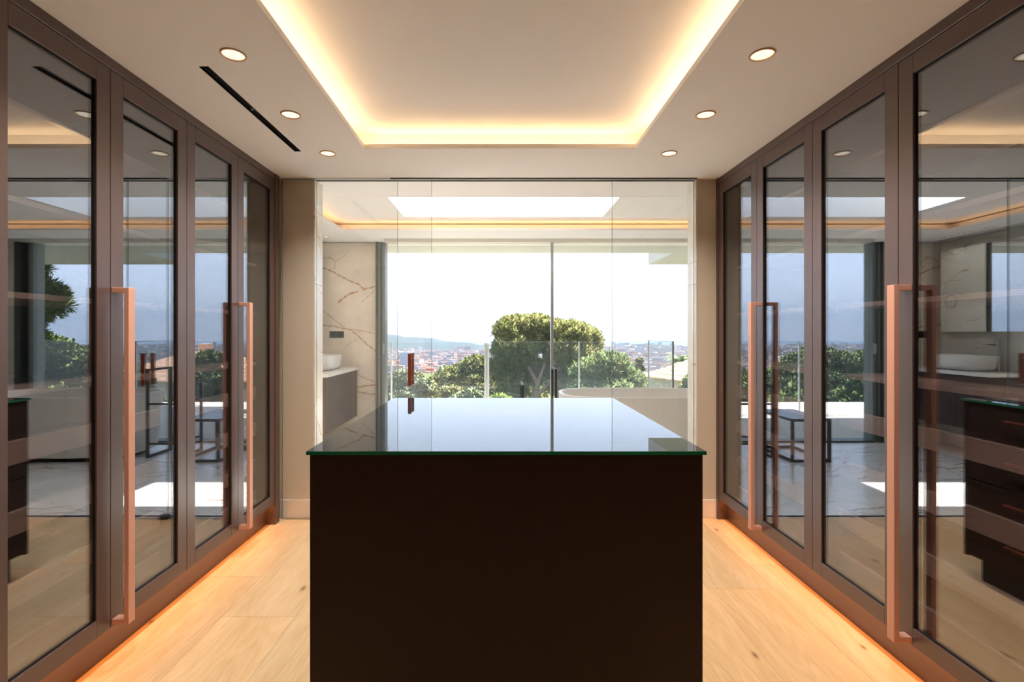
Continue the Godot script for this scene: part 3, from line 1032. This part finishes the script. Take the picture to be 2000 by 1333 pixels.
# ---------------------------------------------------------------- plants
func needle_clump(count: int, width: float, sd: int, droop := 0.0) -> ArrayMesh:
	# a ball of unit radius made of narrow blades
	var g := RandomNumberGenerator.new()
	g.seed = sd
	var b := MB.new()
	for i in count:
		var d := Vector3(g.randfn(), g.randfn() * 0.8 + 0.25 - droop, g.randfn()).normalized()
		var side := d.cross(Vector3(g.randfn(), g.randfn(), g.randfn())).normalized() * width
		var a := d * g.randf_range(0.0, 0.25)
		var tip := d * g.randf_range(0.75, 1.1)
		var mid := a.lerp(tip, 0.55)
		var n0 := b.v.size()
		for p in [a, mid + side, tip, mid - side]:
			b.v.append(p); b.n.append((d * 0.7 + Vector3.UP * 0.5).normalized()); b.uv.append(Vector2.ZERO); b.col.append(Color(1, 1, 1))
		b.ix.append_array([n0, n0 + 1, n0 + 2, n0, n0 + 2, n0 + 3])
	return b.commit()

func leaf_mat(c: Color) -> StandardMaterial3D:
	var m := mat(Color(1, 1, 1), 0.7, 0.25)
	m.albedo_color = c
	m.vertex_color_use_as_albedo = true
	m.backlight_enabled = true
	m.backlight = Color(0.35, 0.38, 0.15)
	return m

# blobs: [x, y, z, r] local; foliage sits on their skins
func foliage(parent: Node3D, blobs: Array, count: int, size: float, m: Material, clump: ArrayMesh, sd: int, dark := 0.55) -> void:
	var g := RandomNumberGenerator.new()
	g.seed = sd
	var total := 0.0
	for q in blobs: total += q[3] * q[3]
	var tr := []
	var cl := []
	for q in blobs:
		var k := int(count * q[3] * q[3] / total)
		for i in k:
			var d := Vector3(g.randfn(), g.randfn(), g.randfn()).normalized()
			if d.y < -0.25 and g.randf() < 0.5: d.y = -d.y
			var p: Vector3 = Vector3(q[0], q[1], q[2]) + d * Vector3(1, 0.8, 1) * q[3] * g.randf_range(0.72, 1.06)
			var s := size * g.randf_range(0.65, 1.25)
			var bs := Basis.from_euler(Vector3(g.randf_range(-0.5, 0.5), g.randf() * TAU, g.randf_range(-0.5, 0.5))).scaled(Vector3(s, s, s))
			tr.append(Transform3D(bs, p))
			var v := g.randf_range(dark, 1.15)
			cl.append(Color(v * g.randf_range(0.9, 1.12), v, v * g.randf_range(0.75, 1.05)))
	var mm := MultiMesh.new()
	mm.transform_format = MultiMesh.TRANSFORM_3D
	mm.use_colors = true
	mm.mesh = clump
	mm.instance_count = tr.size()
	for i in tr.size():
		mm.set_instance_transform(i, tr[i])
		mm.set_instance_color(i, cl[i])
	var o := MultiMeshInstance3D.new()
	o.name = "foliage"
	o.multimesh = mm
	o.material_override = m
	o.set_meta("kind", "stuff")
	parent.add_child(o, true)

func limbs(parent: Node3D, paths: Array, m: Material) -> void:
	var b := MB.new()
	for q in paths:
		var pts := []
		var rr := []
		for i in q[0].size():
			pts.append(q[0][i] + org[parent])
			rr.append(lerpf(q[1], q[2], float(i) / (q[0].size() - 1)))
		b.tube(pts, rr, 8)
	part(b, "trunk", m, parent)

func crown_tree(called: String, at: Vector3, blobs: Array, count: int, size: float, m: Material, clump: ArrayMesh, sd: int, label: String, category: String, group := "") -> Node3D:
	var o := thing(called, at, label, category, group)
	var g := RandomNumberGenerator.new()
	g.seed = sd + 99
	var paths := []
	var top := Vector3.ZERO
	var wsum := 0.0
	for q in blobs:
		top += Vector3(q[0], q[1], q[2]) * q[3]; wsum += q[3]
	top /= wsum
	var fork := Vector3(top.x * 0.5, top.y * 0.55, top.z * 0.5)
	var r0 := 0.02 * top.y + 0.05
	paths.append([[Vector3(0, -0.4, 0), Vector3(fork.x * 0.4 + 0.08, fork.y * 0.5, fork.z * 0.4), fork], r0 * 1.2, r0 * 0.8])
	for q in blobs:
		var e := Vector3(q[0], q[1], q[2])
		paths.append([[fork, fork.lerp(e, 0.5) + Vector3(g.randf_range(-0.15, 0.15), 0.15, g.randf_range(-0.15, 0.15)) * q[3], e], r0 * 0.55, 0.02])
	limbs(o, paths, M.bark)
	foliage(o, blobs, count, size, m, clump, sd)
	return o

func again(o: Node3D, at: Vector3, turn: float, size: float, label := "") -> Node3D:
	var c: Node3D = o.duplicate()
	c.name = numbered(String(o.name).rstrip("0123456789").trim_suffix("_"))
	add_child(c)
	c.position = at
	c.rotation.y = turn
	c.scale = Vector3(size, size, size)
	if label: c.set_meta("label", label)
	return c

func ground_at(d: float) -> float:
	var k := [[6.0, -4.0], [12.0, -4.6], [25.0, -6.5], [60.0, -10.5], [150.0, -21.0], [400.0, -52.0], [1000.0, -118.0], [2000.0, -182.0], [20000.0, -182.0]]
	for i in k.size() - 1:
		if d <= k[i + 1][0]: return lerpf(k[i][1], k[i + 1][1], clampf((d - k[i][0]) / (k[i + 1][0] - k[i][0]), 0, 1))
	return -182.0


func garden() -> void:
	M.bark = mat(srgb(122, 106, 94), 0.9, 0.2)
	M.pine = leaf_mat(Color(0.240, 0.248, 0.096).linear_to_srgb())
	M.pine_dark = leaf_mat(Color(0.176, 0.232, 0.104).linear_to_srgb())
	M.leaf = leaf_mat(Color(0.192, 0.264, 0.080).linear_to_srgb())
	M.olive = leaf_mat(Color(0.256, 0.296, 0.208).linear_to_srgb())
	var cl := needle_clump(44, 0.05, 4)
	var cf := needle_clump(34, 0.16, 6)
	var cb := needle_clump(20, 0.22, 7)

	# hillside
	var b := MB.new()
	var rows := []
	for d in [5.0, 8.0, 12.0, 18.0, 25.0, 40.0, 60.0, 100.0, 150.0, 250.0, 400.0, 700.0, 1000.0, 1500.0, 2050.0]:
		var row := []
		for i in 41:
			var u := (i - 20) / 20.0
			var x: float = u * (60.0 + d * 1.8)
			row.append(P(x, ground_at(d) + (sin(x * 0.05 + d * 0.01) * 0.012 * d if d > 30 else 0.0), d))
		rows.append(row)
	b.grid(rows, false, -1.0)
	var hill := mat(srgb(84, 92, 60), 0.95, 0.1)
	single(b, "terrain", hill, "green wooded hillside falling away below the terrace", "hillside", "", "structure")

	# the big umbrella pine seen through the doorway
	var at := P(2.0, -6.4, 26.0)
	var o := thing("pine_tree", at, "large umbrella pine with a broad sunlit crown beyond the glass balustrade", "tree")
	var Y := 6.4
	var crown := []
	for q in [[0.75, 1.35, 0.0, 1.1], [1.5, 1.5, -0.8, 0.95], [2.0, 1.55, 0.5, 0.95], [2.9, 1.2, -0.4, 1.05], [3.7, 1.15, 0.6, 1.0], [4.4, 0.95, 0.0, 0.95], [4.9, 0.6, -0.5, 0.6], [0.5, 0.5, 0.5, 0.9], [1.3, 0.6, 0.7, 0.9], [3.3, 0.4, 0.9, 0.95], [4.2, 0.1, 0.5, 0.9], [0.2, -0.4, 0.1, 0.75], [1.1, -0.5, -0.7, 0.95], [0.5, -1.0, 0.2, 0.65], [2.0, -0.8, -1.2, 0.9], [3.4, -0.7, -0.9, 1.0], [3.4, -1.4, 0.2, 0.9], [0.7, -1.6, -0.2, 0.8], [4.4, -0.9, -0.2, 0.8]]:
		crown.append([q[0] - 2.0, q[1] + Y, q[2], q[3]])
	limbs(o, [[[Vector3(0, -0.5, 0), Vector3(0.1, 2.4, 0.1), Vector3(-0.1, 4.4, 0.0), Vector3(0.0, 5.1, 0.1)], 0.2, 0.13],
		[[Vector3(0, 5.1, 0.1), Vector3(-0.45, 5.9, 0.2), Vector3(-1.1, 7.2, 0)], 0.13, 0.04], [[Vector3(0, 5.1, 0.1), Vector3(0.35, 6.1, 0.3), Vector3(0.2, 7.4, 0.2)], 0.13, 0.04],
		[[Vector3(-0.1, 4.4, 0), Vector3(0.7, 5.3, 0.6), Vector3(1.7, 6.9, 0.4)], 0.11, 0.03], [[Vector3(0.1, 4.6, 0), Vector3(1.1, 5.2, 0.4), Vector3(2.2, 6.5, 0.1)], 0.09, 0.03],
		[[Vector3(0, 4.0, 0.1), Vector3(-0.8, 4.5, 0.8), Vector3(-1.6, 4.7, 0.6)], 0.06, 0.02], [[Vector3(0, 3.6, 0.1), Vector3(-0.7, 4.0, 0.9), Vector3(-1.5, 4.1, 1.0)], 0.05, 0.02]], M.bark)
	foliage(o, crown, 6500, 0.25, M.pine, cl, 1)

	at = P(4.9, -6.2, 22.0)
	o = crown_tree("pine_tree", at, [[-0.9, 5.7, 0, 0.8], [0.0, 6.0, 0.2, 0.85], [0.7, 5.4, 0.2, 0.75], [1.0, 4.9, 0.0, 0.6], [-1.1, 4.9, 0.4, 0.8], [0.0, 4.9, 0.8, 0.9], [0.9, 4.1, 0.4, 0.75], [-0.2, 4.0, 0.6, 0.9], [-1.2, 4.1, 0.3, 0.8], [0.6, 3.2, 0.2, 0.8]], 3600, 0.23, M.pine_dark, cl, 2, "darker green pine just right of the big umbrella pine", "tree")
	o = crown_tree("pine_bush", P(0.1, -4.6, 17.0), [[-0.1, 3.3, 0, 0.55], [0.45, 3.1, 0.1, 0.42], [-0.6, 3.0, 0.1, 0.42], [0.1, 2.6, 0.3, 0.6], [0.9, 2.9, 0.0, 0.3]], 800, 0.2, M.leaf, cl, 3, "small bright green pine bush below the big umbrella pine", "bush")
	# broad trees left of the pine
	o = crown_tree("broadleaf_tree", P(-1.9, -8.6, 40.0), [[0, 7.0, 0, 1.3], [1.1, 6.5, 0.3, 1.0], [-1.0, 6.2, 0.2, 1.1], [0.2, 5.6, 0.8, 1.4], [1.3, 5.2, 0.4, 1.1]], 1500, 0.36, M.pine, cf, 5, "olive green tree directly left of the big umbrella pine", "tree", "trees on the slope left of the big pine")
	again(o, P(-4.1, -9.2, 40.0), 2.1, 0.95, "olive green tree second to the left of the big umbrella pine")
	again(o, P(-3.2, -8.4, 34.0), 4.0, 0.75, "low olive green tree in front of the slope left of the big pine")
	again(o, P(-5.9, -9.0, 37.0), 0.9, 0.85, "olive green tree below the distant tower, right of the door handle")
	o = crown_tree("olive_tree", P(-6.0, -7.6, 31.0), [[0, 5.9, 0, 0.9], [0.8, 5.5, 0.2, 0.8], [-0.8, 5.4, 0.2, 0.8], [0.1, 4.9, 0.5, 1.0]], 1200, 0.26, M.olive, cf, 8, "grey-green olive tree behind the brown door handle", "tree")
	again(o, P(-7.9, -7.8, 31.0), 1.4, 1.0, "grey-green olive tree beside the left window frame")
	again(o, P(-1.2, -5.6, 20.0), 3.0, 0.7, "small grey-green tree low between the big pine and the bench")

	# right of the house, seen mirrored in the left wardrobe doors
	o = crown_tree("pine_tree", P(9.5, -4.6, 12.4), [[-0.3, 8.6, 0, 0.9], [0.5, 8.0, 0.3, 1.0], [-0.5, 7.6, 0.1, 0.65], [-1.15, 6.75, 0.1, 0.62], [-0.6, 6.4, 0.3, 0.7], [0.4, 6.6, 0.2, 0.9], [-0.7, 5.75, 0.2, 0.55], [0.5, 5.4, 0.1, 0.9]], 2600, 0.24, M.leaf, cl, 12, "tall dark pine standing right of the terrace, mirrored in the nearest left wardrobe", "tree")
	o = crown_tree("broadleaf_tree", P(9.6, -5.0, 14.5), [[-0.8, 5.2, 0, 0.9], [0.4, 5.5, 0.3, 0.95], [-1.7, 4.7, 0.2, 0.85], [-1.0, 4.1, 0.5, 1.2], [0.7, 4.5, 0.2, 1.2], [-2.2, 4.0, 0.2, 0.8]], 3600, 0.17, M.leaf, cf, 13, "rounded green tree below the tall pine right of the terrace", "tree")
	o = crown_tree("broadleaf_tree", P(8.6, -5.4, 20.0), [[0.0, 5.6, 0, 0.5], [0.3, 5.0, 0.1, 0.7], [-0.4, 4.6, 0.2, 0.8], [0.3, 3.9, 0.3, 0.9], [-0.3, 3.2, 0.3, 1.0]], 2400, 0.17, M.pine_dark, cf, 14, "dark green tree standing before the tiled roof of the neighbour house", "tree")
	# left of the house, mirrored in the right wardrobe doors
	o = crown_tree("broadleaf_tree", P(-22.5, -9.6, 40.0), [[0, 8.6, 0, 1.5], [1.5, 8.0, 0, 1.3], [-1.6, 8.2, 0, 1.4], [0, 6.6, 0.6, 2.0], [2.2, 6.2, 0.3, 1.5], [-2.4, 6.4, 0.3, 1.6]], 2200, 0.42, M.pine_dark, cf, 15, "broad dark tree left of the house, mirrored in the second right wardrobe", "tree")
	again(o, P(-17.0, -10.0, 38.0), 2.0, 0.85, "broad dark tree nearer the terrace, left of the house")
	again(o, P(-28.5, -9.5, 42.0), 1.0, 0.95, "broad dark tree furthest left of the house")
	o = crown_tree("broadleaf_tree", P(-7.4, -5.0, 17.0), [[0, 3.9, 0, 0.8], [0.9, 3.6, 0.1, 0.7], [-1.0, 3.7, 0.1, 0.8], [0, 3.0, 0.3, 1.0]], 1000, 0.25, M.leaf, cb, 16, "bright green shrub tree close below the left side of the terrace", "bush")

	# cypress and palm on the right
	o = thing("cypress_tree", P(12.8, -8.0, 45.0), "slim dark cypress right of the pines, before the distant city", "tree")
	limbs(o, [[[Vector3(0, -0.4, 0), Vector3(0, 3.0, 0), Vector3(0, 6.5, 0)], 0.16, 0.04]], M.bark)
	foliage(o, [[0, 2.2, 0, 0.62], [0, 3.2, 0, 0.62], [0, 4.2, 0, 0.58], [0, 5.2, 0, 0.5], [0, 6.1, 0, 0.38], [0, 6.8, 0, 0.25]], 900, 0.26, M.pine_dark, cf, 17)
	o = thing("palm_tree", P(12.95, -7.2, 35.0), "palm tree rising behind the tiled roof at the right", "tree")
	limbs(o, [[[Vector3(0, -0.4, 0), Vector3(0.1, 3.5, 0), Vector3(0, 6.5, 0)], 0.2, 0.15]], M.bark)
	b = MB.new()
	var g := RandomNumberGenerator.new()
	g.seed = 77
	for i in 26:
		var a := TAU * i / 26.0 + g.randf() * 0.2
		var el := g.randf_range(0.1, 1.2)
		var dir := Vector3(cos(a), 0, sin(a))
		var prev := Vector3(0, 6.5, 0)
		for sct in 9:
			var t := (sct + 1) / 9.0
			var p := Vector3(0, 6.5, 0) + dir * t * 1.5 * cos(el * 0.7) + Vector3.UP * (t * 1.3 * el - t * t * 0.9)
			var sd := dir.cross(Vector3.UP).normalized()
			for k in [-1.0, 1.0]:
				var tip: Vector3 = p + (sd * k * 0.42 + dir * 0.2 - Vector3.UP * 0.16) * (1.0 - 0.5 * t)
				b.poly([prev + org[o], p + org[o], tip + org[o]], org[o] + Vector3(0, 4, 0))
			prev = p
	part(b, "fronds", mat(srgb(130, 152, 96), 0.6, 0.3), o)

	# woods on the slope
	var far := crown_tree("slope_tree", P(-20.0, ground_at(75.0), 75.0), [[0, 4.4, 0, 1.6], [1.3, 3.6, 0.3, 1.4], [-1.3, 3.7, 0.2, 1.5], [0.2, 2.6, 0.8, 1.7]], 420, 0.6, M.pine, cb, 20, "rounded green tree of the woods on the slope below the house", "tree", "trees of the wooded slope")
	rng.seed = 5
	for i in 150:
		var d := 55.0 * pow(24.0, rng.randf())
		var x := d * rng.randf_range(-0.85, 0.95)
		again(far, P(x, ground_at(d) - 0.3, d), rng.randf() * TAU, rng.randf_range(0.8, 1.5) * (1.0 + d / 900.0))


# ---------------------------------------------------------------- neighbour house with a tiled roof
func neighbour_house() -> void:
	var at := P(13.0, -6.0, 27.0)
	var o := thing("neighbour_house", at, "neighbour house with a pale terracotta tile roof right of the terrace", "house")
	var L := P(7.9, -1.085, 28.0)
	var N := P(10.2, -1.085, 23.0)
	var Q := P(18.2, -1.085, 26.7)
	var R := P(15.9, -1.085, 31.7)
	var r0 := P(11.5, 0.3, 26.6)
	var r1 := P(14.6, 0.3, 28.1)
	var b := MB.new()
	var c := (L + N + Q + R) / 4.0
	var low := []
	for p in [L, N, Q, R]:
		var q: Vector3 = c + (p - c) * 0.88
		low.append(Vector3(q.x, -7.5, q.z))
	b.prism(low, Vector3(0, 6.43, 0))
	part(b, "walls", mat(srgb(222, 205, 184), 0.85, 0.2), o)
	b = MB.new()
	var inside := c + Vector3(0, -1, 0)
	for f in [[L, N, r0], [N, Q, r1, r0], [Q, R, r1], [R, L, r0, r1]]: b.poly(f, inside)
	b.poly([L, N, Q, R], c + Vector3(0, 3, 0))
	var roof := part(b, "roof", mat(srgb(206, 160, 130), 0.9, 0.2), o)
	# rows of barrel tiles running down each slope
	b = MB.new()
	for f in [[L, N, r0, r0], [N, Q, r0, r1], [Q, R, r1, r1], [R, L, r1, r0]]:
		var along: Vector3 = (f[1] - f[0]).normalized()
		var nn: Vector3 = (f[1] - f[0]).cross(f[2] - f[0]).normalized()
		if nn.y < 0: nn = -nn
		var down := nn.cross(along).normalized()
		if down.y > 0: down = -down
		var len: float = f[0].distance_to(f[1])
		var t := 0.11
		while t < len:
			var foot: Vector3 = f[0] + along * t
			# length up to the hip or ridge
			var up := 0.0
			while up < 6.0:
				var p := foot - down * (up + 0.1)
				var sL: float = (p - f[0]).dot(along)
				var hh := p.y
				var k: float = clampf((hh + 1.085) / 1.385, 0, 1)
				if k >= 0.995 or sL < (f[2] - f[0]).dot(along) * k or sL > len + ((f[3] - f[1]).dot(along)) * k: break
				up += 0.1
			if up > 0.15:
				var steps := maxi(1, int(up / 0.4))
				for st in steps:
					var a0 := foot - down * (up * st / steps) + nn * 0.025
					var a1 := foot - down * (up * (st + 1) / steps) + nn * 0.006
					var ra := []
					var rb := []
					for j in 5:
						var an := PI * j / 4.0
						var off := along * cos(an) * 0.075 + nn * sin(an) * 0.07
						ra.append(a0 + off); rb.append(a1 + off * 0.85)
					b.grid([ra, rb], false, -1.0)
			t += 0.22
	var tiles := part(b, "roof_tiles", mat(srgb(222, 180, 150), 0.85, 0.2), o)
	tiles.set_meta("kind", "stuff")
	b = MB.new()
	b.box(P(13.6, 0.0, 28.4), P(14.2, 0.75, 28.9), 0.02)
	part(b, "chimney", mat(srgb(214, 178, 152), 0.85, 0.2), roof)


# ---------------------------------------------------------------- city, hill, sea, haze
func city() -> void:
	single(boxm(P(-15000, -185, 2000), P(15000, -182, 8200)), "land_plain", mat(srgb(128, 132, 124), 0.9, 0.2), "wide city plain between the wooded slope and the sea", "plain", "", "structure")
	single(boxm(P(-15000, -186, 8200), P(15000, -182, 10900)), "sea", mat(srgb(86, 120, 150), 0.35, 0.5), "pale blue strip of sea at the horizon", "sea", "", "structure")
	# long coastal hill
	var b := MB.new()
	var rows := []
	for i in 25:
		var row := []
		var w := (i - 12) / 12.0
		for j in 61:
			var u := (j - 30) / 30.0
			var prof := maxf(0.0, 1.0 - u * u)
			var ht := (150.0 + 34.0 * sin(u * 2.2 + 2.4) + 7.0 * sin(u * 17.0) + 4.0 * sin(u * 41.0 + w * 3.0)) * pow(prof, 0.55) * maxf(0.0, 1.0 - w * w)
			row.append(P(-1420.0 + u * 1330.0, -183.0 + ht, 5600.0 + w * 420.0))
		rows.append(row)
	b.grid(rows, false, -1.0)
	single(b, "hill", mat(srgb(66, 76, 76), 0.95, 0.1), "long low wooded hill on the skyline left of the big pine", "hill", "", "structure")

	var walls := [srgb(216, 204, 196), srgb(196, 178, 170), srgb(228, 222, 216), srgb(178, 160, 152), srgb(184, 186, 194), srgb(216, 194, 180)]
	var roofs := [srgb(188, 142, 122), srgb(204, 168, 150), srgb(214, 206, 198), srgb(172, 130, 114), srgb(164, 168, 174), srgb(196, 152, 130)]
	var meshes := []
	for i in 6:
		var q := MB.new()
		q.tint = walls[i].srgb_to_linear()
		q.box(Vector3(-0.5, 0, -0.5), Vector3(0.5, 0.94, 0.5))
		q.tint = roofs[i].srgb_to_linear()
		q.box(Vector3(-0.515, 0.94, -0.515), Vector3(0.515, 0.97, 0.515))
		q.box(Vector3(-0.2, 0.97, -0.2), Vector3(0.15, 1.04, 0.1))
		meshes.append(q.commit())
	var cm := mat(Color(0.72, 0.72, 0.75), 0.85, 0.2)
	cm.vertex_color_use_as_albedo = true
	var g := RandomNumberGenerator.new()
	g.seed = 41
	var rest := []
	for i in 6: rest.append([])
	var placed := []
	for q in [[-408, 2150, 40], [-470, 2110, 22], [-446, 2170, 22], [536, 2300, 26], [586, 2420, 22], [-330, 2080, 65], [-215, 2120, 45]]: placed.append(Vector3(q[0], q[1], q[2]))
	for i in 6000:
		var near := i < 900 and placed.size() < 292
		var py := g.randf_range(46.0, 87.0) if near else g.randf_range(23.0, 87.0)
		var d := 182.0 * FOCAL / py
		var u := g.randf_range(-0.235, 0.36) if near else g.randf_range(-0.85, 0.95)
		if absf(d - 5600.0) < 500.0 and u < 0.0 and u > -0.5: continue
		var wd := g.randf_range(18, 60) * (1.0 + 0.5 * (d / 8000.0))
		var dp := g.randf_range(14, 40) * (1.0 + 1.5 * (d / 8000.0))
		var ht := g.randf_range(12, 26) if g.randf() < 0.9 else g.randf_range(28, 52)
		var tf := Transform3D(Basis(Vector3.UP, g.randf_range(-0.5, 0.5)) * Basis.from_scale(Vector3(wd, ht, dp)), P(u * d, -182.0, d))
		var k := g.randi() % 6
		if near:
			var reach := Vector2(wd, dp).length() * 0.52
			var clash := false
			for q in placed:
				if Vector2(u * d - q.x, d - q.y).length() < reach + q.z: clash = true
			if clash:
				continue
			placed.append(Vector3(u * d, d, reach))
			var o := MeshInstance3D.new()
			o.name = numbered("city_block")
			o.mesh = meshes[k]
			o.material_override = cm
			o.transform = tf
			add_child(o)
			tag(o, "distant apartment block of the hazy city below the slope", "building", "apartment blocks of the distant city")
		else:
			rest[k].append(tf)
	for k in 6:
		var mm := MultiMesh.new()
		mm.transform_format = MultiMesh.TRANSFORM_3D
		mm.mesh = meshes[k]
		mm.instance_count = rest[k].size()
		for i in rest[k].size(): mm.set_instance_transform(i, rest[k][i])
		var o := MultiMeshInstance3D.new()
		o.name = numbered("city_blocks")
		o.multimesh = mm
		o.material_override = cm
		add_child(o)
		tag(o, "mass of small far buildings of the city towards the sea, %s roofs" % ["rust", "salmon", "cream", "brick red", "grey", "orange"][k], "buildings", "", "stuff")

	tower(P(-408, -176, 2150), 54, 30, 94, srgb(150, 164, 188), "broad blue-grey office tower behind the brown door handle")
	tower(P(-470, -180, 2110), 24, 24, 62, srgb(206, 150, 128), "reddish apartment tower at the left window frame")
	tower(P(-446, -180, 2170), 22, 24, 60, srgb(214, 160, 140), "second reddish apartment tower, next to the office tower")
	tower(P(536, -182, 2300), 28, 24, 78, srgb(176, 190, 212), "pale blue tower right of the pines, the wider of two")
	tower(P(586, -182, 2420), 22, 24, 72, srgb(190, 200, 218), "pale blue tower right of the pines, the slimmer of two")
	tower(P(-330, -180, 2080), 110, 40, 34, srgb(196, 110, 88), "long brick red building right of the office tower")
	tower(P(-215, -180, 2120), 70, 34, 30, srgb(190, 112, 92), "shorter brick red building above the olive green trees")
	tower(P(-1500, -182, 2600), 60, 40, 60, srgb(226, 222, 216), "white slab block left of the house, mirrored in the right wardrobes")

	var fog := FogVolume.new()
	fog.name = "haze"
	fog.shape = RenderingServer.FOG_VOLUME_SHAPE_BOX
	fog.size = Vector3(32000, 700, 10700)
	fog.position = P(0, 120, 7100)
	var fm := FogMaterial.new()
	fm.density = 0.00011
	fm.albedo = Color(0.30, 0.38, 0.50).linear_to_srgb()
	fog.material = fm
	add_child(fog)
	tag(fog, "pale blue summer haze over the distant city and sea", "haze", "", "stuff")


func tower(at: Vector3, w: float, d: float, h: float, c: Color, label: String) -> void:
	var o := thing("tower_block", at, label, "building")
	var b := MB.new()
	b.box(at + Vector3(-w / 2, -4, -d / 2), at + Vector3(w / 2, h, d / 2))
	part(b, "walls", mat(c, 0.8, 0.3), o)
	b = MB.new()
	var y := 5.0
	while y < h - 3.0:
		b.box(at + Vector3(-w / 2 + 1.5, y, d / 2 - 0.2), at + Vector3(w / 2 - 1.5, y + 1.7, d / 2 + 0.15))
		y += 3.6
	var k := part(b, "window_bands", mat(c.darkened(0.35), 0.4, 0.5), o)
	k.set_meta("kind", "stuff")
	b = MB.new()
	b.box(at + Vector3(-w * 0.25, h, -d * 0.25), at + Vector3(w * 0.15, h + 4.0, d * 0.25))
	part(b, "roof_plant", mat(c.darkened(0.1), 0.8, 0.3), o)


func _ready() -> void:
	set_camera_and_light()
	make_materials()
	dressing_shell()
	wardrobes()
	island()
	partition()
	bathroom()
	terrace()
	garden()
	neighbour_house()
	city()
